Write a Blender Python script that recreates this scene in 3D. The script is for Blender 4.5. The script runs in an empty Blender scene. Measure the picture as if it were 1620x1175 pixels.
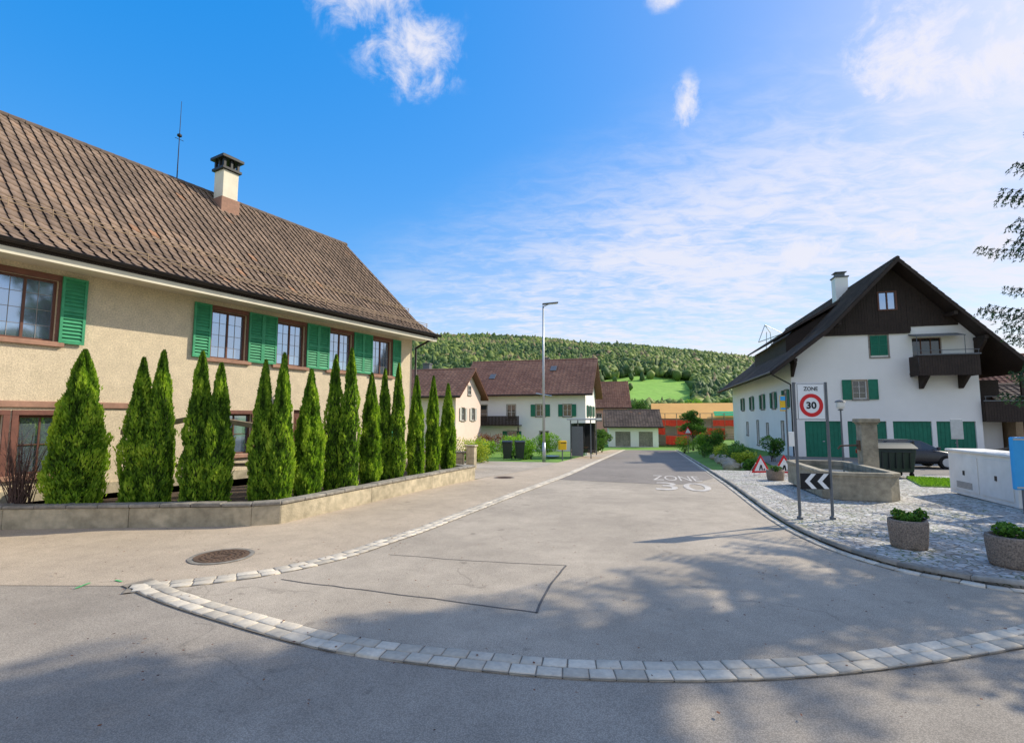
import bpy, bmesh, math, random
import numpy as np
from mathutils import Vector, Matrix, noise as mnoise
random.seed(7); RNG=np.random.default_rng(7)
S=bpy.context.scene; COL=S.collection
RDX,RDY=.2622,.9650
ROAD_ROT=-math.radians(15.2)

# ------------------------------------------------------------ terrain height
def sm(t): t=np.clip(t,0,1); return t*t*(3-2*t)
def gz(x,y):
    x=np.asarray(x,float); y=np.asarray(y,float)
    s=RDX*x+RDY*y; l=RDY*x-RDX*y
    r=np.where(s<13,0,np.where(s<19,(s-13)**2/12,3+np.minimum(s,75)-19))
    return -.036*(1-.5*sm((l-3.5)/6))*r
def g(x,y): return float(gz(x,y))

# ------------------------------------------------------------ materials
def new_mat(name):
    m=bpy.data.materials.new(name); m.use_nodes=True
    t=m.node_tree; t.nodes.clear(); return m,t
def N(t,typ,**k):
    n=t.nodes.new(typ)
    for a,b in k.items():
        if a.startswith('i_'): n.inputs[a[2:].replace('_',' ')].default_value=b
        else: setattr(n,a,b)
    return n
def rgba(c): return (c[0],c[1],c[2],1)
def mixrgb(t,fac,a,b,mode='MIX'):
    n=t.nodes.new('ShaderNodeMixRGB'); n.blend_type=mode
    for i,v in ((0,fac),(1,a),(2,b)):
        if isinstance(v,(tuple,list)): n.inputs[i].default_value=rgba(v)
        elif isinstance(v,(int,float)): n.inputs[i].default_value=v
        else: t.links.new(v,n.inputs[i])
    return n.outputs[0]
def math_n(t,op,a,b=0.0,c=None,clamp=False):
    n=t.nodes.new('ShaderNodeMath'); n.operation=op; n.use_clamp=clamp
    for i,v in ((0,a),(1,b),(2,c)):
        if v is None: continue
        if isinstance(v,(int,float)): n.inputs[i].default_value=v
        else: t.links.new(v,n.inputs[i])
    return n.outputs[0]
def maprange(t,v,a,b,c=0.0,d=1.0,smooth=False):
    n=t.nodes.new('ShaderNodeMapRange'); n.interpolation_type='SMOOTHSTEP' if smooth else 'LINEAR'
    t.links.new(v,n.inputs[0])
    for i,x in enumerate((a,b,c,d)): n.inputs[i+1].default_value=x
    return n.outputs[0]
def noise(t,vec,scale,detail=4,rough=.55):
    n=N(t,'ShaderNodeTexNoise'); n.inputs['Scale'].default_value=scale
    n.inputs['Detail'].default_value=detail; n.inputs['Roughness'].default_value=rough
    t.links.new(vec,n.inputs['Vector']); return n.outputs['Fac']
def ramp(t,fac,stops):
    n=N(t,'ShaderNodeValToRGB'); cr=n.color_ramp
    while len(cr.elements)<len(stops): cr.elements.new(.5)
    for e,(p,c) in zip(cr.elements,stops): e.position=p; e.color=rgba(c)
    t.links.new(fac,n.inputs[0]); return n.outputs[0]
def bsdf(t,col,rough=.8,metal=0,spec=.3,height=None,bump=.3,dist=.02):
    b=N(t,'ShaderNodeBsdfPrincipled'); o=N(t,'ShaderNodeOutputMaterial')
    if isinstance(col,(tuple,list)): b.inputs['Base Color'].default_value=rgba(col)
    else: t.links.new(col,b.inputs['Base Color'])
    b.inputs['Roughness'].default_value=rough; b.inputs['Metallic'].default_value=metal
    b.inputs['Specular IOR Level'].default_value=spec
    if height is not None:
        n=N(t,'ShaderNodeBump'); n.inputs['Strength'].default_value=bump; n.inputs['Distance'].default_value=dist
        t.links.new(height,n.inputs['Height']); t.links.new(n.outputs[0],b.inputs['Normal'])
    t.links.new(b.outputs[0],o.inputs[0]); return b
def mat(name,c1,c2=None,scale=6,rough=.8,bump=.2,bscale=None,stain=.25,metal=0,spec=.3,tint=False,stops=None,dist=.01):
    m,t=new_mat(name); tc=N(t,'ShaderNodeTexCoord').outputs['Object']
    if c2 is None: c2=tuple(x*.75 for x in c1)
    f=maprange(t,noise(t,tc,scale,6),.3,.7)
    col=mixrgb(t,f,c1,c2)
    if stops or tint:
        at=N(t,'ShaderNodeAttribute',attribute_name='tint').outputs['Fac']
        if stops:
            col=mixrgb(t,.8,col,ramp(t,at,stops))
        else:
            v=maprange(t,at,0,1,.74,1.12); cc=N(t,'ShaderNodeCombineColor')
            for i in range(3): t.links.new(v,cc.inputs[i])
            col=mixrgb(t,1.0,col,cc.outputs[0],'MULTIPLY')
    if stain>0:
        v=maprange(t,noise(t,tc,max(scale/9,.25),5,.65),.25,.75,1-stain,1+stain*.6); cc=N(t,'ShaderNodeCombineColor')
        for i in range(3): t.links.new(v,cc.inputs[i])
        col=mixrgb(t,1.0,col,cc.outputs[0],'MULTIPLY')
    h=noise(t,tc,bscale or scale*5,4) if bump>0 else None
    bsdf(t,col,rough,metal,spec,h,bump,dist); return m
def leafmat(name,stops,trans=.3):
    m,t=new_mat(name)
    at=N(t,'ShaderNodeAttribute',attribute_name='tint').outputs['Fac']
    col=ramp(t,at,stops)
    d=N(t,'ShaderNodeBsdfPrincipled'); t.links.new(col,d.inputs['Base Color']); d.inputs['Roughness'].default_value=.65
    d.inputs['Specular IOR Level'].default_value=.25
    tr=N(t,'ShaderNodeBsdfTranslucent'); t.links.new(mixrgb(t,1.0,col,(1.2,1.25,.6),'MULTIPLY'),tr.inputs[0])
    mx=N(t,'ShaderNodeMixShader'); mx.inputs[0].default_value=trans
    t.links.new(d.outputs[0],mx.inputs[1]); t.links.new(tr.outputs[0],mx.inputs[2])
    o=N(t,'ShaderNodeOutputMaterial'); t.links.new(mx.outputs[0],o.inputs[0]); return m
def asphalt(name,c,stain=.22,cracks=True):
    m,t=new_mat(name); tc=N(t,'ShaderNodeTexCoord').outputs['Object']
    f1=noise(t,tc,140,3,.7)
    vo=N(t,'ShaderNodeTexVoronoi'); vo.inputs['Scale'].default_value=85; t.links.new(tc,vo.inputs['Vector'])
    agg=maprange(t,vo.outputs['Distance'],.1,.7,1.25,.75)
    v=math_n(t,'MULTIPLY',maprange(t,f1,.3,.7,.66,1.34),agg)
    big=maprange(t,noise(t,tc,.35,5,.6),.3,.7,1-stain,1+stain*.7)
    mid=maprange(t,noise(t,tc,2.3,5,.7),.3,.7,.88,1.1)
    v=math_n(t,'MULTIPLY',v,math_n(t,'MULTIPLY',big,mid))
    spots=maprange(t,noise(t,tc,3.1,2,.4),.70,.76,1,.72)
    v=math_n(t,'MULTIPLY',v,spots)
    if cracks:
        v2=N(t,'ShaderNodeTexVoronoi',feature='DISTANCE_TO_EDGE'); v2.inputs['Scale'].default_value=.23
        mp=N(t,'ShaderNodeVectorMath',operation='ADD'); t.links.new(tc,mp.inputs[0])
        nn=N(t,'ShaderNodeTexNoise'); nn.inputs['Scale'].default_value=.9; nn.inputs['Detail'].default_value=6; t.links.new(tc,nn.inputs['Vector'])
        sc=N(t,'ShaderNodeVectorMath',operation='SCALE'); sc.inputs['Scale'].default_value=1.6; t.links.new(nn.outputs['Color'],sc.inputs[0])
        t.links.new(sc.outputs[0],mp.inputs[1]); t.links.new(mp.outputs[0],v2.inputs['Vector'])
        cr=maprange(t,v2.outputs['Distance'],.0015,.005,.8,1)
        gate=maprange(t,noise(t,tc,.5,2),.53,.58)
        cr=math_n(t,'MAXIMUM',cr,math_n(t,'SUBTRACT',1.0,gate))
        v=math_n(t,'MULTIPLY',v,cr)
    cc=N(t,'ShaderNodeCombineColor')
    for i in range(3): t.links.new(math_n(t,'MULTIPLY',v,c[i]),cc.inputs[i])
    bsdf(t,cc.outputs[0],.85,0,.3,f1,.35,.006); return m
def glassmat(name,c=(.02,.03,.04),rough=.04,metal=0):
    m,t=new_mat(name); tc=N(t,'ShaderNodeTexCoord').outputs['Object']
    bsdf(t,c,rough,metal,1.0,noise(t,tc,1.3,2),.05,.02); return m
def cobble(name):
    m,t=new_mat(name); tc=N(t,'ShaderNodeTexCoord').outputs['Object']
    vo=N(t,'ShaderNodeTexVoronoi'); vo.inputs['Scale'].default_value=8.5; vo.inputs['Randomness'].default_value=.75; t.links.new(tc,vo.inputs['Vector'])
    ve=N(t,'ShaderNodeTexVoronoi',feature='DISTANCE_TO_EDGE'); ve.inputs['Scale'].default_value=8.5; ve.inputs['Randomness'].default_value=.75; t.links.new(tc,ve.inputs['Vector'])
    sep=N(t,'ShaderNodeSeparateColor'); t.links.new(vo.outputs['Color'],sep.inputs[0])
    base=ramp(t,sep.outputs[0],[(0,(.34,.31,.275)),(.35,(.51,.475,.425)),(.7,(.64,.605,.55)),(1,(.76,.73,.67))])
    base=mixrgb(t,maprange(t,noise(t,tc,60,4),.3,.7,0,.35),base,(.28,.255,.23))
    edge=maprange(t,ve.outputs['Distance'],.02,.09)
    joint=mixrgb(t,maprange(t,noise(t,tc,1.2,4),.45,.6),(.23,.20,.165),(.13,.16,.06))
    col=mixrgb(t,edge,joint,base)
    big=maprange(t,noise(t,tc,.7,4),.3,.7,.8,1.15); cc=N(t,'ShaderNodeCombineColor')
    for i in range(3): t.links.new(big,cc.inputs[i])
    col=mixrgb(t,1.0,col,cc.outputs[0],'MULTIPLY')
    h=maprange(t,ve.outputs['Distance'],0,.25,0,1,True)
    bsdf(t,col,.8,0,.3,h,.8,.02); return m

M={}
M['asph_near']=asphalt('asphalt_grey',(.38,.325,.26))
M['asph_side']=asphalt('asphalt_worn',(.47,.395,.305))
M['asph_walk']=asphalt('asphalt_pavement',(.51,.41,.30),.15)
M['asph_new']=asphalt('asphalt_dark',(.28,.24,.20),.15,False)
M['seam']=mat('bitumen_seam',(.08,.075,.07),(.17,.15,.13),8,.7,.1)
M['cobble']=cobble('small_setts')
M['sett']=mat('granite_sett',(.74,.645,.50),(.58,.505,.40),22,.8,.35,90,.15,tint=True)
M['mortar']=mat('joint_mortar',(.33,.28,.22),(.21,.18,.14),9,.9,.2)
M['kerb']=mat('kerb_stone',(.46,.42,.35),(.33,.295,.25),12,.8,.3,60,.3,tint=True)
M['grass']=mat('grass',(.12,.25,.035),(.20,.34,.05),3,.9,.5,60,.35)
M['field']=mat('meadow',(.22,.43,.06),(.31,.51,.09),.03,.9,.2,1,.2)
M['paint']=mat('road_paint',(.76,.71,.63),(.50,.43,.36),7,.7,.1,60,.35)
M['spray']=mat('green_spray_paint',(.12,.60,.20),None,7,.7,0)
M['plaster']=mat('pebble_dash',(.88,.73,.51),(.56,.45,.31),30,.9,.6,75,.16,dist=.02)
M['cream']=mat('cream_paint',(.80,.73,.57),(.72,.65,.50),3,.7,.1,40,.15)
M['white']=mat('white_render',(.92,.89,.84),(.87,.84,.79),2,.85,.25,40,.08)
M['white_b']=mat('warm_render',(.86,.78,.66),(.80,.72,.60),2,.85,.2,30,.10)
M['rose']=mat('pale_rose_render',(.88,.68,.58),(.82,.62,.53),2,.85,.2,30,.10)
M['pink']=mat('pink_render',(.80,.42,.33),(.72,.38,.31),2,.85,.2,30,.12)
M['tile_br']=mat('clay_tiles_brown',(.26,.18,.13),(.18,.13,.10),30,.8,.3,90,.35,
    stops=[(0,(.135,.097,.075)),(.45,(.23,.16,.118)),(.8,(.32,.225,.165)),(.93,(.34,.225,.155)),(.97,(.40,.21,.12)),(1,(.43,.22,.12))])
M['tile_red']=mat('clay_tiles_reddish',(.42,.20,.13),(.30,.15,.10),20,.8,.2,60,.25,
    stops=[(0,(.26,.13,.09)),(.5,(.37,.19,.13)),(1,(.49,.26,.17))])
M['tile_dk']=mat('clay_tiles_dark',(.15,.105,.085),(.09,.065,.055),20,.8,.2,60,.3,
    stops=[(0,(.06,.047,.04)),(.5,(.12,.085,.068)),(1,(.21,.145,.105))])
M['sidewood']=mat('weathered_wood',(.46,.33,.20),(.32,.23,.15),12,.8,.3)
M['darkwood']=mat('dark_stained_wood',(.050,.033,.025),(.030,.021,.017),10,.7,.3,50,.3,tint=False)
M['brown']=mat('red_brown_stone',(.24,.10,.07),(.17,.075,.055),9,.7,.2,60,.2)
M['sillred']=mat('sandstone_sill',(.44,.24,.165),(.33,.19,.13),9,.8,.2)
M['shut']=mat('green_shutter_paint',(.065,.38,.18),(.045,.29,.14),7,.55,.15,50,.25)
M['shut_dk']=mat('dark_green_paint',(.018,.20,.12),(.014,.16,.095),5,.5,.1,30,.15)
M['glass']=glassmat('window_glass',(.40,.50,.62),.05,.8)
M['glass_dk']=glassmat('dark_window_glass',(.02,.026,.03))
M['sash']=mat('white_sash',(.72,.70,.66),None,6,.5,0,stain=.05)
M['sash_gr']=mat('grey_sash',(.40,.36,.32),None,6,.5,0,stain=.05)
M['sash_br']=mat('brown_sash',(.17,.075,.05),None,8,.5,.1,stain=.1)
M['conc']=mat('weathered_concrete',(.64,.54,.37),(.36,.31,.21),5,.9,.6,35,.5,dist=.02)
M['cope']=mat('concrete_coping',(.38,.34,.28),(.21,.19,.16),8,.9,.5,50,.4,dist=.02)
M['stone']=mat('fountain_stone',(.50,.43,.31),(.27,.235,.17),5,.85,.5,30,.45,dist=.02)
M['aggr']=mat('exposed_aggregate',(.44,.34,.26),(.13,.105,.085),48,.9,.9,60,.2,dist=.02)
M['metal']=mat('galvanised_steel',(.50,.53,.55),(.42,.44,.47),10,.45,0,metal=.5,stain=.1)
M['postgrey']=mat('grey_post_paint',(.15,.16,.17),(.12,.13,.14),10,.5,0,stain=.1)
M['black']=mat('black_metal',(.02,.02,.02),(.03,.03,.03),10,.45,0,stain=.1)
M['gutter']=mat('dark_gutter_metal',(.03,.027,.027),(.05,.04,.035),10,.4,0,metal=.4,stain=.2)
M['signwhite']=mat('sign_white',(.88,.88,.86),(.84,.84,.82),4,.4,0,stain=.05)
M['red']=mat('sign_red',(.72,.02,.025),(.65,.02,.025),4,.4,0,stain=.05)
M['signblack']=mat('sign_black',(.012,.012,.014),(.016,.016,.018),4,.45,0,stain=.05)
M['yellow']=mat('yellow_paint',(.85,.53,.02),(.78,.48,.02),4,.4,0,stain=.1)
M['blue']=mat('blue_plastic',(.05,.42,.85),(.04,.37,.78),4,.45,.1,stain=.12)
M['binblack']=mat('dark_bin_plastic',(.028,.035,.035),(.036,.042,.04),6,.5,.1,stain=.15)
M['bingreen']=mat('dark_grey_bin_plastic',(.035,.05,.048),(.045,.06,.055),6,.5,.1,stain=.15)
M['cabinet']=mat('pale_cabinet_concrete',(.88,.84,.77),(.80,.76,.69),4,.8,.3,50,.15)
M['water']=glassmat('trough_water',(.02,.035,.03),.03)
M['bark']=mat('tree_bark',(.12,.085,.06),(.06,.045,.035),12,.9,.8,30,.3,dist=.03)
M['soil']=mat('garden_soil',(.12,.08,.055),(.07,.05,.032),8,.95,.7,30,.3,dist=.03)
M['net']=mat('red_scaffold_net',(.85,.075,.035),(.72,.06,.03),3,.8,.2,10,.2)
M['tarp']=mat('orange_roof_boards',(.92,.50,.14),(.84,.43,.12),2,.7,.1,stain=.15)
M['tarpgreen']=mat('green_roof_tarp',(.05,.55,.22),None,2,.6,.1,stain=.15)
M['iron']=mat('rusty_cast_iron',(.20,.125,.08),(.12,.08,.055),20,.7,.4,60,.3,metal=.1)
M['tyre']=mat('tyre_rubber',(.015,.015,.015),None,10,.8,0)
M['car_dk']=mat('dark_car_paint',(.018,.02,.026),None,3,.25,0,stain=.05,spec=.6)
M['lampred']=mat('red_light_lens',(.4,.01,.01),None,3,.2,0)
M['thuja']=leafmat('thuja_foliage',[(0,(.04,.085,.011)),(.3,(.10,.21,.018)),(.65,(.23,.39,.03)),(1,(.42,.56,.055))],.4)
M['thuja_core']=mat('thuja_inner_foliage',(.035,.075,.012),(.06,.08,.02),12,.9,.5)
M['spruce']=leafmat('spruce_needles',[(0,(.012,.035,.018)),(.5,(.03,.08,.035)),(1,(.07,.15,.05))],.12)
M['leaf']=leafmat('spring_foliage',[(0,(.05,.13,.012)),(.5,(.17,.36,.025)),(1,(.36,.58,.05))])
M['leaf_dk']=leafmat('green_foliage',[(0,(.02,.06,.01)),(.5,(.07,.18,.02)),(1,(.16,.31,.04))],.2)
M['leaf_yl']=leafmat('yellow_green_foliage',[(0,(.12,.16,.012)),(.5,(.33,.42,.035)),(1,(.58,.60,.07))])
M['leaf_rd']=leafmat('red_brown_foliage',[(0,(.06,.02,.015)),(.5,(.16,.05,.03)),(1,(.25,.10,.05))])
M['forest']=leafmat('mixed_forest',[(0,(.06,.11,.045)),(.3,(.11,.18,.05)),(.5,(.18,.26,.06)),(.75,(.27,.34,.075)),(.9,(.34,.37,.12)),(1,(.32,.25,.14))],.3)
M['flower']=leafmat('blossom',[(0,(.5,.35,.05)),(.4,(.12,.1,.5)),(.7,(.7,.6,.6)),(1,(.8,.5,.05))])
M['twig']=mat('bare_twigs',(.16,.10,.08),(.10,.06,.05),12,.9,0)

# ------------------------------------------------------------ mesh tools
def link(o,parent=None):
    COL.objects.link(o)
    if parent is not None: o.parent=parent
    return o
def tag(o,label,cat,group=None):
    o['label']=label; o['category']=cat
    if group: o['group']=group
    return o
def thing(name,label,cat,loc,rot=0,group=None):
    o=bpy.data.objects.new(name,None); o.empty_display_size=.3
    o.location=loc; o.rotation_euler=(0,0,rot); link(o); return tag(o,label,cat,group)
def structure(o): o['kind']='structure'; return o
def mesh_np(name,V,F,mats,tint=None,smooth=False,parent=None,mi=None):
    V=np.asarray(V,np.float32); F=np.asarray(F,np.int32); k=F.shape[1]
    me=bpy.data.meshes.new(name); me.vertices.add(len(V)); me.vertices.foreach_set('co',V.ravel())
    me.loops.add(F.size); me.loops.foreach_set('vertex_index',F.ravel())
    me.polygons.add(len(F)); me.polygons.foreach_set('loop_start',np.arange(0,F.size,k,dtype=np.int32))
    me.polygons.foreach_set('loop_total',np.full(len(F),k,np.int32))
    if smooth: me.polygons.foreach_set('use_smooth',np.ones(len(F),bool))
    for m in (mats if isinstance(mats,list) else [mats]): me.materials.append(m)
    if mi is not None: me.polygons.foreach_set('material_index',np.asarray(mi,np.int32))
    if tint is not None:
        a=me.attributes.new('tint','FLOAT','POINT'); a.data.foreach_set('value',np.asarray(tint,np.float32))
    me.update(calc_edges=True); me.validate()
    return link(bpy.data.objects.new(name,me),parent)
class MB:
    def __init__(s,Mx=None): s.v=[];s.f=[];s.m=[];s.M=Mx or Matrix()
    def add(s,pts,faces,m=0):
        b=len(s.v)
        for p in pts: s.v.append(tuple(s.M@Vector(p)))
        for f in faces: s.f.append([b+i for i in f]); s.m.append(m)
        return s
    def box(s,x0,y0,z0,x1,y1,z1,m=0):
        return s.add([(x0,y0,z0),(x1,y0,z0),(x1,y1,z0),(x0,y1,z0),(x0,y0,z1),(x1,y0,z1),(x1,y1,z1),(x0,y1,z1)],
            [(3,2,1,0),(4,5,6,7),(0,1,5,4),(1,2,6,5),(2,3,7,6),(3,0,4,7)],m)
    def poly(s,pts,m=0): return s.add(pts,[tuple(range(len(pts)))],m)
    def prism(s,base,d,m=0):
        n=len(base); top=[tuple(Vector(p)+Vector(d)) for p in base]
        return s.add(list(base)+top,[tuple(reversed(range(n))),tuple(range(n,2*n))]+[(i,(i+1)%n,n+(i+1)%n,n+i) for i in range(n)],m)
    def cyl(s,p0,p1,r0,r1=None,n=12,m=0,caps=True):
        if r1 is None: r1=r0
        p0=Vector(p0);p1=Vector(p1);d=(p1-p0).normalized()
        a=d.orthogonal().normalized();b=d.cross(a)
        P=[];
        for p,r in ((p0,r0),(p1,r1)):
            for i in range(n):
                t=2*math.pi*i/n; P.append(tuple(p+a*math.cos(t)*r+b*math.sin(t)*r))
        F=[(i,(i+1)%n,n+(i+1)%n,n+i) for i in range(n)]
        if caps: F+= [tuple(reversed(range(n))),tuple(range(n,2*n))]
        return s.add(P,F,m)
    def lathe(s,c,prof,n=24,m=0):
        P=[];
        for r,z in prof:
            for i in range(n):
                t=2*math.pi*i/n; P.append((c[0]+r*math.cos(t),c[1]+r*math.sin(t),c[2]+z))
        F=[]
        for j in range(len(prof)-1):
            for i in range(n): F.append((j*n+i,j*n+(i+1)%n,(j+1)*n+(i+1)%n,(j+1)*n+i))
        return s.add(P,F,m)
    def obj(s,name,mats,parent=None,bevel=0,smooth=False,seg=2):
        me=bpy.data.meshes.new(name); me.from_pydata(s.v,[],s.f)
        for m in (mats if isinstance(mats,(list,tuple)) else [mats]): me.materials.append(m)
        me.polygons.foreach_set('material_index',s.m)
        if smooth: me.polygons.foreach_set('use_smooth',[True]*len(s.f))
        me.update(); o=link(bpy.data.objects.new(name,me),parent)
        if bevel:
            b=o.modifiers.new('bevel','BEVEL'); b.width=bevel; b.segments=seg; b.limit_method='ANGLE'; b.angle_limit=math.radians(35)
        return o
def frame(o,xd,yd):
    x=Vector(xd).normalized(); y=Vector(yd).normalized(); z=x.cross(y)
    m=Matrix((x,y,z)).transposed().to_4x4(); m.translation=Vector(o); return m
def catmull(pts,step=.25):
    P=[Vector((p[0],p[1])) for p in pts]; P=[2*P[0]-P[1]]+P+[2*P[-1]-P[-2]]; out=[]
    for i in range(1,len(P)-2):
        L=(P[i+1]-P[i]).length; n=max(1,int(L/step))
        for k in range(n):
            t=k/n; a,b,c,d=P[i-1],P[i],P[i+1],P[i+2]
            out.append(.5*((2*b)+(c-a)*t+(2*a-5*b+4*c-d)*t*t+(3*b-a-3*c+d)*t**3))
    out.append(P[-2]); return [(p.x,p.y) for p in out]
def sheet(name,poly,m,off,skirt=0):
    bm=bmesh.new(); f=bm.faces.new([bm.verts.new((x,y,0)) for x,y in poly])
    if f.calc_area()>0:
        f.normal_update()
        if f.normal.z<0: f.normal_flip()
    bmesh.ops.triangulate(bm,faces=[f])
    S_=[RDX*x+RDY*y for x,y in poly]; L_=[RDY*x-RDX*y for x,y in poly]
    a=max(12,math.floor(min(S_)))
    while a<min(78,max(S_)):
        bmesh.ops.bisect_plane(bm,geom=bm.verts[:]+bm.edges[:]+bm.faces[:],plane_co=(RDX*a,RDY*a,0),plane_no=(RDX,RDY,0)); a+=1
    a=3
    while a<11:
        if min(L_)<a<max(L_) and max(S_)>12:
            bmesh.ops.bisect_plane(bm,geom=bm.verts[:]+bm.edges[:]+bm.faces[:],plane_co=(RDY*a,-RDX*a,0),plane_no=(RDY,-RDX,0))
        a+=1
    for v in bm.verts: v.co.z=g(v.co.x,v.co.y)+off
    if skirt:
        be=[e for e in bm.edges if e.is_boundary]
        r=bmesh.ops.extrude_edge_only(bm,edges=be)
        for v in r['geom']:
            if isinstance(v,bmesh.types.BMVert): v.co.z-=skirt
    me=bpy.data.meshes.new(name); bm.to_mesh(me); bm.free(); me.materials.append(m)
    return structure(link(bpy.data.objects.new(name,me)))
def offset_line(pts,o):
    out=[]
    for i,p in enumerate(pts):
        a=Vector(pts[max(0,i-1)]); b=Vector(pts[min(len(pts)-1,i+1)]); d=(b-a).normalized()
        out.append((p[0]-d.y*o,p[1]+d.x*o))
    return out
def sett_band(name,pts,rows,L,W,m,z,h=.014,gap=.012,first=0.0):
    P=catmull(pts,.15); P=np.array(P)
    d=np.r_[0,np.cumsum(np.hypot(*(P[1:]-P[:-1]).T))]
    V=[];F=[];T=[]
    def at(s):
        x=np.interp(s,d,P[:,0]);y=np.interp(s,d,P[:,1])
        x2=np.interp(s+.05,d,P[:,0])-np.interp(s-.05,d,P[:,0]);y2=np.interp(s+.05,d,P[:,1])-np.interp(s-.05,d,P[:,1])
        n=math.hypot(x2,y2); return x,y,-y2/n,x2/n
    for k in range(rows):
        s=random.uniform(0,L)
        while s<d[-1]-L:
            l=L*random.uniform(.8,1.15); o0=first+k*W+gap/2+random.uniform(-.004,.004); o1=first+(k+1)*W-gap/2+random.uniform(-.004,.004)
            q=[]
            for ss,oo in ((s+gap/2,o0),(s+l-gap/2,o0),(s+l-gap/2,o1),(s+gap/2,o1)):
                x,y,nx,ny=at(ss); q.append((x+nx*oo+random.uniform(-.003,.003),y+ny*oo+random.uniform(-.003,.003)))
            cx=sum(a[0] for a in q)/4; cy=sum(a[1] for a in q)/4; zz=g(cx,cy)+z; hh=h+random.uniform(-.004,.003)
            b=len(V)
            for x,y in q: V.append((x,y,zz-.03))
            for x,y in q: V.append((x,y,zz+hh*.55))
            for x,y in q: V.append((x+(cx-x)*.09,y+(cy-y)*.09,zz+hh))
            for a in (0,4):
                for i in range(4): F.append((b+a+i,b+a+(i+1)%4,b+a+4+(i+1)%4,b+a+4+i))
            F.append((b+8,b+9,b+10,b+11)); T+= [random.random()]*12
            s+=l
    return structure(mesh_np(name,V,F,m,T))
def ribbon(name,pts,o0,o1,m,z):
    P=catmull(pts,.4); A=offset_line(P,o0);B=offset_line(P,o1)
    V=[(x,y,g(x,y)+z) for x,y in A]+[(x,y,g(x,y)+z) for x,y in B]; n=len(P)
    return structure(mesh_np(name,V,[(i,i+1,n+i+1,n+i) for i in range(n-1)],m))
def text_mesh(txt,w,h,bold=.02):
    c=bpy.data.curves.new('t','FONT'); c.body=txt; c.align_x='CENTER'; c.align_y='CENTER'; c.resolution_u=6; c.offset=bold
    o=bpy.data.objects.new('t',c); COL.objects.link(o); bpy.context.view_layer.update()
    me=bpy.data.meshes.new_from_object(o.evaluated_get(bpy.context.evaluated_depsgraph_get()))
    bpy.data.objects.remove(o)
    v=np.array([x.co[:] for x in me.vertices]); mn=v.min(0);mx=v.max(0)
    for x in me.vertices:
        x.co.x=((x.co.x-mn[0])/(mx[0]-mn[0])-.5)*w; x.co.y=((x.co.y-mn[1])/(mx[1]-mn[1])-.5)*h; x.co.z=0
    return me
def text_obj(name,txt,w,h,Mx,m,parent=None,bold=.02):
    me=text_mesh(txt,w,h,bold); me.transform(Mx); me.materials.append(m); me.name=name
    return link(bpy.data.objects.new(name,me),parent)

# foliage ------------------------------------------------------
def leaves(C,L,W,A=None,T=None,jit=1.0):
    n=len(C)
    r=RNG.normal(size=(n,3)); r/=np.linalg.norm(r,axis=1)[:,None]+1e-9
    if A is None: A=r
    else:
        A=A+r*jit; A/=np.linalg.norm(A,axis=1)[:,None]+1e-9
    q=RNG.normal(size=(n,3)); B=np.cross(A,q); B/=np.linalg.norm(B,axis=1)[:,None]+1e-9
    L=(L*RNG.uniform(.6,1.3,n))[:,None]/2; W=(W*RNG.uniform(.6,1.3,n))[:,None]/2
    V=np.stack([C-A*L,C+B*W,C+A*L,C-B*W],1).reshape(-1,3)
    F=np.arange(4*n).reshape(n,4)
    if T is None: T=RNG.uniform(0,1,n)
    return V,F,np.repeat(np.clip(T,0,1),4)
def lump(p,s): return np.array([mnoise.noise(Vector(q)*s) for q in p])
def thuja_crown(name,H,R,n,parent,seed,stems=((0,0,1),)):
    Vs=[];Fs=[];Ts=[];b=0
    for (sx,sy,hs) in stems:
        m=int(n/len(stems)); h=RNG.uniform(0,1,m)**1.05; th=RNG.uniform(0,2*np.pi,m)
        prof=np.clip((1-h)/.60,0,1)**.72*(.82+.18*np.clip(h/.18,0,1))+.015
        P=np.c_[np.cos(th)*.5,np.sin(th)*.5,h*H*hs*.8]
        lp=lump(P+seed*3.1,2.6)+.6*lump(P+seed*5.7,6.5)
        rr=R*prof*(1+.36*lp)*RNG.uniform(.74,1.06,m)**.6
        rr*=np.where(RNG.uniform(0,1,m)<.03,1.15,1)
        C=np.c_[np.cos(th)*rr+sx,np.sin(th)*rr+sy,h*H*hs]
        A=np.c_[np.cos(th)*.35,np.sin(th)*.35,np.ones(m)]
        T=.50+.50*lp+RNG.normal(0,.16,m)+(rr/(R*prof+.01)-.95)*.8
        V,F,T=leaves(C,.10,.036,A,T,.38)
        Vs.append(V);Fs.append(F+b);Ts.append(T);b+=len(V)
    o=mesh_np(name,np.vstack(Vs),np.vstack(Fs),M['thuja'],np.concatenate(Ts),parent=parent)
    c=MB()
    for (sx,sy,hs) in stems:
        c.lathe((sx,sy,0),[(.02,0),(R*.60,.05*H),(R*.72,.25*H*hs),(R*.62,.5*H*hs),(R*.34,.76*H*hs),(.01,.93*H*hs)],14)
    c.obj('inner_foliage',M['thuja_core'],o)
    return o
def leaf_blob(name,blobs,n,size,m,parent=None,squash=1,core=True):
    Cs=[];Ts=[];tot=sum(r**2 for _,r in blobs)
    for c,r in blobs:
        k=int(n*r*r/tot)+1; d=RNG.normal(size=(k,3)); d/=np.linalg.norm(d,axis=1)[:,None]
        lp=lump(d*r+np.array(c),1.5/r)+.5*lump(d*r+np.array(c)*2,4/r)
        rr=r*(1+.35*lp)*RNG.uniform(.45,1.05,k)**.45
        C=d*rr[:,None]; C[:,2]*=squash; Cs.append(C+np.array(c))
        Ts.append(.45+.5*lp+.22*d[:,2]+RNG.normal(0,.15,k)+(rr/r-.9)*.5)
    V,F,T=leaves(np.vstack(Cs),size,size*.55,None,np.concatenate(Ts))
    return mesh_np(name,V,F,m,T,parent=parent)
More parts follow.
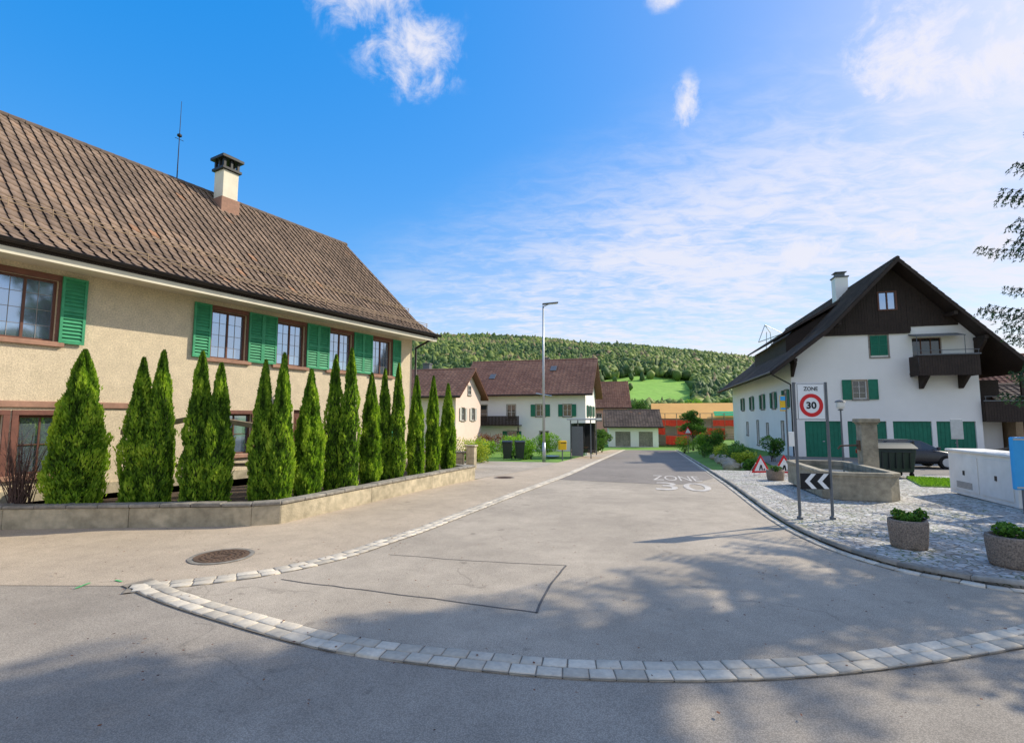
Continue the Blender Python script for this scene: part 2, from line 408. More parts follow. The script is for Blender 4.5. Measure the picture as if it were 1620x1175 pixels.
def bush(name,label,x,y,rx,h,m,n=2500,size=.1,cat='bush',group=None,rot=0,ry=None):
    o=thing(name,label,cat,(x,y,g(x,y)),rot,group); ry=ry or rx; bl=[]
    k=max(5,int(7*max(rx,ry)/h))
    for i in range(k):
        r=min(h*.5,max(.15,min(rx,ry,h)*random.uniform(.42,.62)))
        bl.append(((random.uniform(-1,1)*max(rx-r*.8,.02),random.uniform(-1,1)*max(ry-r*.8,.02),random.uniform(r*.7,max(h-r,r*.75))),r))
    leaf_blob('foliage',bl,n,size,m,o)
    s=MB()
    for i in range(5): s.cyl((random.uniform(-.1,.1),random.uniform(-.1,.1),-.1),(random.uniform(-.4,.4)*rx,random.uniform(-.4,.4)*ry,h*.7),.025,.008,5)
    s.obj('stem',M['bark'],o); return o
def limb_chain(mb,p,d,L,r,depth,tips):
    q=p+d*L*.5+Vector((random.uniform(-.06,.06),random.uniform(-.06,.06),0))*L; e=q+(d+Vector((random.uniform(-.25,.25),random.uniform(-.25,.25),.1))).normalized()*L*.5
    mb.cyl(p,q,r,r*.8,7,0,False); mb.cyl(q,e,r*.8,r*.55,7,0,False)
    if depth==0: tips.append(e); return
    for i in range(3):
        a=random.uniform(0,6.28); nd=(d+Vector((math.cos(a),math.sin(a),random.uniform(-.1,.5)))*.75).normalized()
        limb_chain(mb,e,nd,L*.68,r*.55,depth-1,tips)
    if depth>1: tips.append(e)
def tree(label,x,y,H,R,m,n=9000,size=.16,group=None,name='deciduous_tree',tf=.3,lf=None):
    o=thing(name,label,'tree',(x,y,g(x,y)),0,group)
    mb=MB(); tips=[]; th=H*tf; LL=lf or R*.46
    mb.cyl((0,0,-.3),(0,0,th),H*.026,H*.018,10,0,False)
    for i in range(5):
        a=i*1.256+random.uniform(-.3,.3); limb_chain(mb,Vector((0,0,th*random.uniform(.85,1))),Vector((math.cos(a)*.8,math.sin(a)*.8,1)).normalized(),LL,H*.012,2,tips)
    mb.cyl((0,0,th),(0,0,H-R*1.1),H*.018,H*.010,8,0,False)
    for i in range(4):
        a=i*1.57+random.uniform(-.3,.3); limb_chain(mb,Vector((0,0,th+(H-R*1.1-th)*(.45+.18*i))),Vector((math.cos(a)*.7,math.sin(a)*.7,.9)).normalized(),LL*.9,H*.009,2,tips)
    mb.obj('trunk',M['bark'],o,smooth=True)
    bl=[]
    for t in tips:
        if random.random()<.88: bl.append(((t.x,t.y,t.z),R*random.uniform(.16,.30)))
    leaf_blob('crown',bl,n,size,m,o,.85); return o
def spruce(label,x,y,H,R,z0=2.2):
    o=thing('spruce_tree',label,'tree',(x,y,g(x,y)))
    MB().cyl((0,0,-.2),(0,0,H*.98),H*.017,.02,12,0,False).obj('trunk',M['bark'],o,smooth=True)
    mb=MB();C=[];A=[];T=[];z=z0
    while z<H*.985:
        f=(z-z0)/(H-z0)
        for i in range(random.randint(5,7)):
            a=random.uniform(0,6.283); L=R*(1-f)**.8*random.uniform(.62,1.05)*(1.2 if random.random()<.12 else 1)+.15
            rise=random.uniform(-.22,.0)+.35*f
            pts=[]; K=max(5,int(L/.13))
            for k in range(0,K+1):
                t=k/K; pts.append(Vector((math.cos(a)*L*t,math.sin(a)*L*t,z+rise*L*t-.12*L*math.sin(t*2.6)+.10*L*t*t)))
            for k in range(K): mb.cyl(pts[k],pts[k+1],.022*(1-k/K)+.005,.022*(1-(k+1)/K)+.003,4,0,False)
            for k in range(1,K+1):
                for sgn in (-1,1):
                    tl=.50*(1-.6*k/K)*min(1,L)*random.uniform(.7,1.1)
                    d=Vector((math.cos(a+sgn*.9),math.sin(a+sgn*.9),-.42))
                    m_=max(2,int(tl/.035))
                    for j in range(m_):
                        q=pts[k]+d*tl*j/m_-Vector((0,0,.14*(j/m_)**2)); C.append(q[:]); A.append((d.x*.7,d.y*.7,d.z*.6-.3)); T.append(.25+.5*j/m_+random.uniform(-.15,.2))
        z+=random.uniform(.26,.38)
    mb.obj('bough',M['bark'],o)
    C=np.array(C);A=np.array(A);T=np.array(T)
    C=np.repeat(C,4,0)+RNG.normal(0,.02,(len(C)*4,3));A=np.repeat(A,4,0);T=np.repeat(T,4)
    V,F,T=leaves(C,.10,.026,A,T,.6)
    mesh_np('crown',V,F,M['spruce'],T,parent=o); return o

# building parts -----------------------------------------------
def tile_slope(name,x0,x1,prof,m,parent,tw=.25,th=.34,fn=None,h=.045):
    pr=np.array(prof,float); seg=np.hypot(*(pr[1:]-pr[:-1]).T); d=np.r_[0,np.cumsum(seg)]; L=d[-1]
    nr=int(round(L/th)); th=L/nr; nc=int(round((x1-x0)/tw)); tw=(x1-x0)/nc
    sgn=np.sign(pr[-1,0]-pr[0,0])
    def pos(v,hh):
        v=np.clip(v,0,L); n=np.interp(v,d,pr[:,0]); z=np.interp(v,d,pr[:,1])
        k=np.clip(np.searchsorted(d,v,side='right')-1,0,len(seg)-1)
        dn=(pr[k+1,0]-pr[k,0])/seg[k]; dz=(pr[k+1,1]-pr[k,1])/seg[k]
        return n-dz*sgn*hh, z+abs(dn)*hh
    fx=np.array([0,.18,.38,.62,.97]); hx=np.array([.75,1.0,.7,.12,.0])*h
    J,I=np.meshgrid(np.arange(nr),np.arange(nc),indexing='ij'); J=J.ravel();I=I.ravel();n=len(I)
    vj=RNG.normal(0,.006,n); lift=RNG.normal(0,.003,n)
    rows=[(0.0,-.002,0),(0.0,.03,1),(1.12,.0,1)]
    V=np.zeros((n,3,5,3))
    for r,(fv,base,full) in enumerate(rows):
        v=(J+fv)*th+vj*(fv<.5)
        for c in range(5):
            hh=base+hx[c]*(1 if full else .45)+lift
            nn,zz=pos(v,hh); X=x0+(I+fx[c])*tw
            V[:,r,c,0]=X;V[:,r,c,1]=nn;V[:,r,c,2]=zz
    b=(np.arange(n)*15)[:,None]; F=[]
    for r in range(2):
        for c in range(4): F.append(b+np.array([[r*5+c,r*5+c+1,(r+1)*5+c+1,(r+1)*5+c]]))
    F=np.concatenate(F); V=V.reshape(-1,3)
    if fn is not None: V=fn(V)
    patch=lump(np.c_[I*tw,J*th,J*0+x0],.55)
    base=np.clip(.5+.45*patch+RNG.normal(0,.16,n),.02,.93); base=np.where(RNG.uniform(0,1,n)<.010+.06*np.clip(patch-.25,0,1),RNG.uniform(.95,1,n),base)
    return mesh_np(name,V,F,m,np.repeat(base,15),parent=parent)
def wall_holes(mb,x0,x1,z0,z1,holes,depth=.16,m=0):
    xs=sorted({x0,x1,*[h[0] for h in holes],*[h[1] for h in holes]}); zs=sorted({z0,z1,*[h[2] for h in holes],*[h[3] for h in holes]})
    for a,b in zip(xs,xs[1:]):
        for c,d in zip(zs,zs[1:]):
            cx=(a+b)/2;cz=(c+d)/2
            if any(h[0]<cx<h[1] and h[2]<cz<h[3] for h in holes): continue
            mb.poly([(a,0,c),(b,0,c),(b,0,d),(a,0,d)],m)
    for a,b,c,d in holes:
        mb.poly([(a,0,c),(a,depth,c),(a,depth,d),(a,0,d)],m);mb.poly([(b,depth,c),(b,0,c),(b,0,d),(b,depth,d)],m)
        mb.poly([(a,depth,c),(a,0,c),(b,0,c),(b,depth,c)],m);mb.poly([(a,0,d),(a,depth,d),(b,depth,d),(b,0,d)],m)
def louvre(parent,Mx,x0,x1,z0,z1,m,slats=True,y=-.05):
    mb=MB(Mx); t=.055; e=.04
    mb.box(x0,y-e,z0,x0+t,y,z1).box(x1-t,y-e,z0,x1,y,z1).box(x0+t,y-e,z0,x1-t,y,z0+t).box(x0+t,y-e,z1-t,x1-t,y,z1)
    mid=(z0+z1)/2; mb.box(x0+t,y-e,mid-t/2,x1-t,y,mid+t/2)
    if slats:
        for a,b in ((z0+t,mid-t/2),(mid+t/2,z1-t)):
            k=max(4,int((b-a)/.085)); p=(b-a)/k
            for i in range(k):
                zz=a+i*p; mb.add([(x0+t,y-.042,zz+.004),(x1-t,y-.042,zz+.004),(x1-t,y-.004,zz+p*.8),(x0+t,y-.004,zz+p*.8)],[(0,1,2,3)])
        mb.box(x0+t,y-.003,z0+t,x1-t,y,z1-t)
    else: mb.box(x0+t,y-.02,z0+t,x1-t,y,z1-t)
    return mb.obj('shutter',m,parent)
def window(parent,Mx,x0,x1,z0,z1,depth=.14,sash='sash',sur='brown',sw=.1,proud=.03,grid=(2,3),sill='sillred',glass='glass',mt=.022):
    w=MB(Mx); w.poly([(x0,depth-.02,z0),(x1,depth-.02,z0),(x1,depth-.02,z1),(x0,depth-.02,z1)]); w=w.obj('window',M[glass],parent)
    f=MB(Mx); t=.055; y0,y1=depth-.055,depth-.022
    f.box(x0,y0,z0,x0+t,y1,z1).box(x1-t,y0,z0,x1,y1,z1).box(x0+t,y0,z0,x1-t,y1,z0+t).box(x0+t,y0,z1-t,x1-t,y1,z1)
    for i in range(1,grid[0]):
        x=x0+(x1-x0)*i/grid[0]; q=mt*1.6 if (grid[0]==2) else mt; f.box(x-q/2,y0+.004,z0+t,x+q/2,y1-.001,z1-t)
    for i in range(1,grid[1]):
        z=z0+(z1-z0)*i/grid[1]; f.box(x0+t,y0+.008,z-mt/2,x1-t,y1-.002,z+mt/2)
    f.obj('sash_frame',M[sash],w)
    if sur:
        s=MB(Mx); s.box(x0-sw,-proud,z0,x0,.03,z1).box(x1,-proud,z0,x1+sw,.03,z1).box(x0-sw,-proud,z1,x1+sw,.03,z1+sw)
        s.obj('surround',M[sur],w,.006)
        MB(Mx).box(x0-sw-.03,-proud-.05,z0-.11,x1+sw+.03,.03,z0-.001).obj('sill',M[sill],w,.008)
    return w
MAIN=Matrix()

# ================================================================= GROUND
def build_ground():
    a=np.r_[-3000,-1200,-500,-200,-100,-60,np.arange(-40,41,1.0),60,100,200,500,1200,3000]
    b=np.r_[-1500,-500,-150,-60,-30,np.arange(-20,81,1.0),90,110,150,250,500,1200,3000]
    X,Y=np.meshgrid(a,b); Z=gz(X,Y)-.03
    V=np.c_[X.ravel(),Y.ravel(),Z.ravel()]; w=len(a); F=[]
    for j in range(len(b)-1):
        k=np.arange(w-1)+j*w; F.append(np.c_[k,k+1,k+1+w,k+w])
    structure(mesh_np('ground',V,np.vstack(F),M['grass']))
build_ground()
EDGE_L=[(-5.0,6.85),(-3.70,7.44),(-2.91,8.25),(-2.38,9.29),(-1.50,11.3),(1.41,19.1),(5.0,31.8),(13.1,60.6)]
EDGE_R=[(12.5,5.6),(8.3,6.15),(6.51,6.66),(6.02,7.07),(5.62,7.59),(5.42,8.66),(5.6,10.63),(6.5,14.3),(8.7,22.1),(16.4,49.5),(19.6,61)]
FRONT=[(-5.1,6.85),(-4.12,6.21),(-2.66,5.42),(-1.73,4.99),(-.967,4.77),(.16,4.53),(1.0,4.45),(2.07,4.46),(3.26,4.64),(4.9,5.06),(6.6,5.62),(9.5,6.0)]
CL=catmull(EDGE_L,.5); CR=catmull(EDGE_R,.5); CF=catmull(FRONT,.5)
sheet('road',[(-45,-18),(45,-18),(45,7.5),(12.5,7.5),(8,9),(-4,9.5),(-16,10.6),(-45,10.6)],M['asph_near'],0)
sheet('side_road',CL+list(reversed(CR))[0:-1]+list(reversed([p for p in CF if p[0]<8.2])),M['asph_side'],.006)
sheet('pavement',[(-30,7.2),(-9,6.9)]+CL+[(11.9,61),(9.4,54),(5.4,40),(1.6,27),(-1.38,18.72),(-4.86,10.8),(-5.2,10.55),(-16,10.1),(-30,9.9)],M['asph_walk'],.005)
sheet('driveway',[(-1.5,18.6),(.2,22.5),(2.0,28),(2.8,31),(-3,32),(-9,33),(-8,26),(-4.3,22),(-2.4,19.4)],M['asph_side'],.0105)
nl=[p for p in CL if p[1]>18.7]; nr_=[p for p in CR if p[1]>19.6]
cut=offset_line(nl,-.35); cut2=offset_line(nr_,.22)
sheet('asphalt_patch',[( cut[0][0],cut[0][1])]+cut+list(reversed(cut2))+[(6.0,17.6),(5.0,17.6)],M['asph_new'],.0105)
sett_band('sett_band',EDGE_L,2,.24,.155,M['sett'],.014,first=-.33)
ribbon('sett_joint',EDGE_L,-.34,-.01,M['mortar'],.016)
sett_band('sett_band',FRONT,2,.25,.16,M['sett'],.014,first=0)
ribbon('sett_joint',FRONT,-.01,.33,M['mortar'],.016)
sett_band('sett_band',EDGE_R,1,.25,.15,M['sett'],.014,first=-.0)
ribbon('sett_joint',EDGE_R,-.005,.16,M['mortar'],.016)
sett_band('kerb',EDGE_R,1,.9,.12,M['kerb'],.075,.03,.01,first=-.125)
inner=[p for p in offset_line(CR,-.12)]
i0=[p for p in inner if p[1]<24.5]
sheet('cobbled_pavement',i0+[(12.3,23.2),(15,20.6),(18.5,19),(24,17.6),(32,15.5),(34,5.2),(20,4.6)],M['cobble'],.085,.12)
sheet('parking_lot',[(12.5,23.3),(15.1,20.7),(18.6,19.1),(24,17.7),(32,15.6),(45,14),(50,30),(30,34),(17.2,36),(16,33)],M['asph_new'],.01)
LAWN=[(12.9,16.2),(15.6,15.2),(17.6,16.9),(14.5,18.9)]
sheet('lawn',LAWN,M['grass'],.115,.05)
def blades(n=9000):
    u=RNG.uniform(0,1,(n,2)); P=[np.array(p) for p in LAWN]
    C=(P[0]*((1-u[:,:1])*(1-u[:,1:]))+P[1]*(u[:,:1]*(1-u[:,1:]))+P[2]*(u[:,:1]*u[:,1:])+P[3]*((1-u[:,:1])*u[:,1:]))
    z=gz(C[:,0],C[:,1])+.15
    V,F,T=leaves(np.c_[C,z],.10,.018,np.tile([0,0,1.],(n,1)),None,.5)
    o=mesh_np('grass_blades',V,F,M['leaf'],T); o['kind']='stuff'; tag(o,'short fresh grass on the small lawn','grass')
blades()
def litter(n=1400):
    P=np.array(CR+CL); k=RNG.integers(0,len(P),n); C=P[k]+RNG.normal(0,.35,(n,2)); k2=RNG.uniform(0,1,n)<.35
    C[k2]=np.c_[RNG.uniform(-7,7,k2.sum()),RNG.uniform(3.2,10,k2.sum())]
    C=C[(C[:,1]<24)]
    right=(C[:,0]>5.4+np.clip((C[:,1]-8.6)*.25,0,9)); z=gz(C[:,0],C[:,1])+np.where(right,.122,.036)
    V,F,T=leaves(np.c_[C,z],.035,.03,None,None)
    V=V.reshape(-1,4,3); c=V.mean(1,keepdims=True); V[:,:,2]=c[:,:,2]+(V[:,:,2]-c[:,:,2])*.15; V=V.reshape(-1,3)
    o=mesh_np('leaf_litter',V,F,M['leaf_rd'],T); o['kind']='stuff'; tag(o,'scattered dry leaf scraps along the kerbs','leaf litter')
litter()
def seam(pts,w=.025,m='seam',z=.0105):
    P=catmull(pts,.2); P=[(x+random.uniform(-.012,.012),y+random.uniform(-.012,.012)) for x,y in P]
    A=offset_line(P,w/2);B=offset_line(P,-w/2);n=len(P)
    structure(mesh_np('asphalt_seam' if m=='seam' else 'spray_mark',[(x,y,z) for x,y in A]+[(x,y,z) for x,y in B],[(i,i+1,n+i+1,n+i) for i in range(n-1)],M[m]))
seam([(-3.15,7.1),(-1.2,6.45),(.28,5.92)],.022); seam([(.28,5.92),(.45,6.7),(.80,7.75)],.03); seam([(.80,7.75),(-.6,8.0),(-1.95,8.35)],.014)
seam([(-5.62,6.72),(-5.6,6.95)],.03,'spray',.0145); seam([(-5.35,7.05),(-5.22,7.0)],.03,'spray',.0145)
def manhole(x,y,r):
    z=g(x,y)+.010; mb=MB()
    mb.lathe((x,y,z),[(r,0),(r,.008),(r*.86,.008),(r*.86,.002),(.0,.002)],40)
    mb.lathe((x,y,z),[(r*.83,.002),(r*.83,.012),(r*.70,.012),(r*.70,.004)],40,1)
    mb.lathe((x,y,z),[(r*.70,.005),(0,.005)],40,1)
    for i in range(24):
        a=i*math.pi/12
        for rr in (.25,.45,.62): mb.box(x+math.cos(a+rr)*r*rr-.02,y+math.sin(a+rr)*r*rr-.02,z+.001,x+math.cos(a+rr)*r*rr+.02,y+math.sin(a+rr)*r*rr+.02,z+.013,1)
    o=mb.obj('manhole_cover',[M['cope'],M['iron']]); tag(o,'round cast iron manhole cover set in the asphalt','manhole cover')
manhole(-4.6,8.25,.47); manhole(-.3,19.6,.4)
Rz=Matrix.Rotation(ROAD_ROT,4,'Z')
for txt,x,y,w,h in (('ZONE',6.42,20.1,1.75,2.4),('30',5.6,16.85,1.7,2.5)):
    me=text_mesh(txt,w,h,.0)
    bm=bmesh.new(); bm.from_mesh(me)
    for a in np.arange(-1.5,1.6,.5): bmesh.ops.bisect_plane(bm,geom=bm.verts[:]+bm.edges[:]+bm.faces[:],plane_co=(0,a,0),plane_no=(0,1,0))
    bm.to_mesh(me); bm.free()
    me.transform(Matrix.Translation((x,y,0))@Rz)
    for v in me.vertices: v.co.z=g(v.co.x,v.co.y)+.0175
    me.materials.append(M['paint']); o=link(bpy.data.objects.new('road_marking',me)); structure(o)

# ================================================================= HILLS
def ridge(a): return np.interp(a,[-2,-.6,-.14,0,.14,.24,.32,.475,.6,1,2],[.13,.165,.162,.153,.140,.140,.132,.115,.105,.10,.08])
def hill_z(a,d):
    x=a*d; t=sm((d-150)/510.)
    und=np.sin(x*.011+1.3)*5+np.sin(x*.027+d*.012)*3+np.sin(d*.02+x*.006)*4
    z=-2.2+(ridge(a)*660-5)*t**1.1+und*t*(1-.65*sm((d-480)/150))
    return np.where(d>680,z-(d-680)*.12,z)
A_,D_=np.meshgrid(np.linspace(-2,2,160),np.r_[np.linspace(110,700,60),800,1000])
V=np.c_[(A_*D_).ravel(),D_.ravel(),hill_z(A_,D_).ravel()]; w=160; F=[]
for j in range(A_.shape[0]-1):
    k=np.arange(w-1)+j*w; F.append(np.c_[k,k+1,k+1+w,k+w])
structure(mesh_np('hill',V,np.vstack(F),M['field'],smooth=True))
def forest():
    bm=bmesh.new(); bmesh.ops.create_icosphere(bm,subdivisions=1,radius=1)
    bv=np.array([v.co[:] for v in bm.verts]); bf=np.array([[v.index for v in f.verts] for f in bm.faces]); bm.free()
    n=48000; d=np.sqrt(RNG.uniform(230**2,708**2,n)); a=RNG.uniform(-.20,.54,n); z=hill_z(a,d); e=(z-2.2)/d
    clear=(a>.15)&(a<.36)&(e<.083-.13*np.abs(a-.26))&(e>.004)
    spare=RNG.uniform(0,1,n)<.015
    keep=(~clear)|(clear&spare&(e>.05)); d=d[keep];a=a[keep];z=z[keep];n=len(d)
    r=RNG.uniform(1.3,3.1,n); con=RNG.uniform(0,1,n)<.28
    patch=lump(np.c_[a*d,d,z],.013); patch2=lump(np.c_[a*d,d,z],.05)
    T=np.clip(.45+.65*patch+.4*patch2+RNG.normal(0,.15,n),.02,.97); T=np.where(con,T*.4,T)
    T=np.where(RNG.uniform(0,1,n)<.05,1,T)
    sz=np.where(con,2.0,1.25); rr=np.where(con,r*.68,r)
    j=1+RNG.normal(0,.36,(n,len(bv)))
    B=bv[None]*j[:,:,None]; taper=np.where(con[:,None],1-.45*(bv[None,:,2]),1)
    V=np.stack([B[:,:,0]*rr[:,None]*taper,B[:,:,1]*rr[:,None]*taper,B[:,:,2]*(rr*sz)[:,None]],2)
    V+=np.stack([a*d,d,z+r*.9+RNG.uniform(0,2.5,n)],1)[:,None,:]
    F=bf[None]+(np.arange(n)*len(bv))[:,None,None]
    T=T[:,None]+RNG.normal(0,.12,(n,len(bv)))+bv[None,:,2]*.1
    o=mesh_np('forest',V.reshape(-1,3),F.reshape(-1,3),M['forest'],np.clip(T,0,1).ravel()); o['kind']='stuff'
    tag(o,'mixed spring woodland covering the hillside','forest')
forest()

# ================================================================= RETAINING WALL + THUJAS
def rwall():
    o=thing('garden_wall','low weathered concrete garden wall with stone coping below the hedge trees','wall',(-4.9,10.75,0))
    line=[(-17,9.85),(-10.05,10.18),(-5.3,10.5),(-4.8,10.72),(-1.35,18.75),(-2.6,19.5)]
    def strip(name,o0,o1,z0,z1,m,step,bev,brk=False):
        P=line
        mb=MB()
        for (a,b) in zip(P,P[1:]):
            a=Vector(a);b=Vector(b);L=(b-a).length;d=(b-a)/L;nrm=Vector((-d.y,d.x));k=max(1,round(L/step))
            for i in range(k):
                s0=L*i/k+(.004 if brk else 0); s1=L*(i+1)/k-(.004 if brk else 0)
                jz=random.uniform(-.008,.008) if brk else 0
                q=[a+d*s0+nrm*o0,a+d*s1+nrm*o0,a+d*s1+nrm*o1,a+d*s0+nrm*o1]
                mb.prism([(p.x+4.9,p.y-10.75,z0) for p in q],(0,0,z1-z0+jz))
        return mb.obj(name,m,o,bev)
    strip('wall_body',0,.22,-.3,.395,M['conc'],2.6,.012,True)
    strip('coping',-.03,.27,.397,.465,M['cope'],.62,.02,True)
rwall()
bm=MB(); bm.poly([(x,y,.36) for x,y in [(-17,10.05),(-10.05,10.38),(-5.4,10.7),(-5.0,10.9),(-1.6,18.7),(-2.6,19.45),(-3.6,22.5),(-12.5,7.9)]]); structure(bm.obj('garden_bed',M['soil']))
TH=[(-9.2,10.82,3.3,.46,1),(-7.85,11.0,3.25,.29,2),(-6.6,11.05,3.2,.29,2),(-5.4,11.45,3.25,.25,2),(-4.85,12.2,3.0,.31,1),(-4.42,13.2,3.6,.25,2),
    (-3.97,14.3,3.1,.28,1),(-3.6,15.1,3.4,.23,2),(-3.07,16.3,3.2,.25,1),(-2.67,17.2,3.25,.23,1),(-2.27,18.0,3.05,.26,1)]
for i,(x,y,h,r,k) in enumerate(TH):
    o=thing('thuja_tree','tall narrow green thuja shrub behind the garden wall' if k==1 else 'twin pointed green thuja shrub behind the garden wall','hedge tree',(x,y,.33),0,'row of thujas along the garden wall')
    st=((0,0,1),) if k==1 else ((-.20,.0,.97 if i%2 else 1.03),(.20,.04,1.02 if i%2 else .95))
    MB().cyl((0,0,-.1),(0,0,.5),.05,.04,8).obj('trunk',M['bark'],o)
    thuja_crown('crown',h,r,20000 if i<5 else 12000,o,i+1,st)

# ================================================================= LARGE PLASTERED HOUSE
def house_a():
    LX,LY=.494,.8695; t0,n0=17.1,14.8
    ox=LX*t0-LY*n0; oy=LY*t0+LX*n0
    H=thing('plastered_house','cream pebble-dashed house with brown tiled roof and green shutters','house',(ox,oy,0),math.atan2(LY,LX))
    T=lambda t:t-t0
    wins=[(T(3.70),T(4.80))]+[(T(8.33+2.13*i),T(9.40+2.13*i)) for i in range(4)]
    wz=(3.92,5.34)
    gw=[(T(3.2),T(4.05),.95,2.25),(T(4.3),T(5.1),.95,2.25),(T(8.7),T(9.7),1.1,2.3),(T(14.9),T(15.7),1.1,2.3)]; door=(T(11.2),T(12.2),.35,2.45)
    mb=MB(); holes=[(a,b,wz[0],wz[1]) for a,b in wins]+gw+[door]
    wall_holes(mb,-21.5,0,-.4,6.3,holes,.2)
    mb.poly([(0,0,-.4),(0,10.1,-.4),(0,10.1,6.3),(0,5.04,10.7),(0,0,6.3)])
    mb.poly([(-21.5,0,-.4),(-21.5,10.1,-.4),(-21.5,10.1,6.3),(-21.5,5.04,10.7),(-21.5,0,6.3)])
    mb.poly([(0,10.1,-.4),(-21.5,10.1,-.4),(-21.5,10.1,6.3),(0,10.1,6.3)])
    mb.obj('wall',M['plaster'],H)
    MB().box(-21.5,-.035,-.4,0,-.003,.62).obj('plinth',M['conc'],H)
    MB().box(-21.4,-.05,2.42,T(7.4),-.003,2.56).obj('cornice',M['sillred'],H,.01)
    for a,b in wins:
        W_=window(H,MAIN,a,b,wz[0],wz[1],.15,'sash_br','brown',.13,.035,(2,1),'sillred','glass',.03)
        mu=MB()
        for i in range(1,4): z=wz[0]+(wz[1]-wz[0])*i/4; mu.box(a+.06,.119,z-.005,b-.06,.127,z+.005)
        for f_ in (.28,.72): x=a+(b-a)*f_; mu.box(x-.0045,.118,wz[0]+.06,x+.0045,.126,wz[1]-.06)
        mu.obj('glazing_bar',M['sash_gr'],W_)
        w=.5
        louvre(H,MAIN,a-.13-w+.1,a-.05,wz[0]-.02,wz[1]+.12,M['shut'],y=-.045)
        louvre(H,MAIN,b+.05,b+.13+w-.1,wz[0]-.02,wz[1]+.12,M['shut'],y=-.045)
    for a,b,c,d in gw: window(H,MAIN,a,b,c,d,.15,'sash_br','brown',.11,.035,(2,2),'sillred','glass',.02)
    louvre(H,MAIN,T(13.1),T(13.65),1.0,2.4,M['shut'],y=-.045); louvre(H,MAIN,T(15.85),T(16.4),1.0,2.4,M['shut'],y=-.045)
    a,b,c,d=door
    dr=MB().box(a,.1,c,b,.15,d).obj('door',M['sash_br'],H,.01)
    dp=MB()
    for z in (c+.25,c+1.15): dp.box(a+.15,.085,z,b-.15,.099,z+.7)
    dp.obj('panel',M['brown'],dr,.01)
    MB().cyl((b-.12,.1,c+1.0),(b-.12,.04,c+1.0),.015).cyl((b-.12,.045,c+1.0),(b-.24,.045,c+1.0),.012).obj('handle',M['metal'],dr)
    R=bpy.data.objects.new('roof',None); link(R,H)
    prof=[(-.98,5.80),(.25,6.52),(5.04,10.98)]
    tile_slope('tiles',-22.0,.6,prof,M['tile_br'],R,.245,.335)
    tile_slope('tiles',-22.0,.6,[(11.06,5.80),(9.83,6.52),(5.04,10.98)],M['tile_br'],R,.5,.67)
    mb=MB()
    for s in (1,-1):
        f=lambda y: y if s==1 else 10.08-y
        q=[(f(-.96),5.66),(f(.25),6.42),(5.04,10.86),(5.04,10.95),(f(.25),6.5),(f(-.96),5.78)]
        mb.prism([(-21.98,y,z) for y,z in q],(22.55,0,0))
    mb.obj('roof_deck',M['darkwood'],R)
    mb=MB(); 
    for i in range(60):
        x=-21.9+i*.375; mb.cyl((x,5.04,10.96),(x+.4,5.04,10.985),.12,.105,10,0,True)
    mb.obj('ridge_tile',M['tile_br'],R)
    MB().box(-21.9,-.93,5.60,.52,-.0,5.655).box(-21.9,-.96,5.52,.52,-.93,5.70).obj('soffit',M['cream'],H)
    mb=MB()
    for y0,z0,y1,z1 in ((-.95,5.62,.25,6.36),(.25,6.36,5.04,10.8),(5.04,10.8,9.83,6.36),(9.83,6.36,11.03,5.62)):
        mb.add([(.575,y0,z0),(.575,y1,z1),(.575,y1,z1+.2),(.575,y0,z0+.2),(.61,y0,z0),(.61,y1,z1),(.61,y1,z1+.2),(.61,y0,z0+.2)],[(0,1,2,3),(4,5,6,7),(0,1,5,4),(3,2,6,7),(0,3,7,4),(1,2,6,5)])
    mb.obj('bargeboard',M['sash_br'],R)
    mb=MB(); n=8; X=(-22.0,.66)
    P=[(-1.06+.075*math.cos(math.pi+math.pi*i/n),5.80+.075*math.sin(math.pi+math.pi*i/n)) for i in range(n+1)]
    for (y0,z0),(y1,z1) in zip(P,P[1:]): mb.poly([(X[0],y0,z0),(X[1],y0,z0),(X[1],y1,z1),(X[0],y1,z1)])
    mb.cyl((X[0],-1.14,5.805),(X[1],-1.14,5.805),.012,n=6)
    for i in range(28): mb.box(-21.8+i*.82,-1.13,5.79,-21.78+i*.82,-.97,5.81)
    mb.obj('gutter',M['gutter'],R)
    MB().cyl((.35,-1.06,5.72),(.12,-.12,5.25),.045).cyl((.12,-.12,5.25),(.12,-.12,.0),.045).obj('downpipe',M['gutter'],H,smooth=True)
    def on(y): return np.interp(y,[-.98,.25,5.04],[5.80,6.52,10.98])
    mb=MB()
    for y in (-.35,.75):
        z=on(y)
        for dz in (.12,.2): mb.cyl((-22,y-.05,z+dz),(.55,y-.05,z+dz),.011,n=6)
        for i in range(29): mb.box(-21.9+i*.8,y-.06,z+.0,-21.885+i*.8,y-.04,z+.22)
    mb.obj('snow_guard',M['sidewood'],R)
    ch=bpy.data.objects.new('chimney',None); link(ch,R); cx,cy=T(11.05),4.35
    MB().box(cx-.36,cy-.36,9.9,cx+.36,cy+.36,10.62).obj('flashing',M['sillred'],ch,.02)
    MB().box(cx-.30,cy-.30,10.63,cx+.30,cy+.30,11.72).obj('stack',M['cream'],ch,.015)
    mb=MB().box(cx-.38,cy-.38,11.73,cx+.38,cy+.38,11.83)
    for i in (-1,0,1):
        for j in (-1,0,1):
            if i or j: mb.box(cx+i*.27-.05,cy+j*.27-.05,11.84,cx+i*.27+.05,cy+j*.27+.05,12.15)
    mb.box(cx-.43,cy-.43,12.16,cx+.43,cy+.43,12.27).box(cx-.30,cy-.30,12.28,cx+.30,cy+.30,12.35)
    mb.obj('cowl',M['black'],ch,.01)
    x=T(9.6); mb=MB().cyl((x,5.04,10.9),(x,5.04,14.1),.022,.008,8); mb.lathe((x,5.04,12.75),[(.0,-.09),(.08,-.03),(.08,.03),(0,.09)],10)
    mb.cyl((x-.15,5.04,12.6),(x+.15,5.04,12.6),.01,n=6)
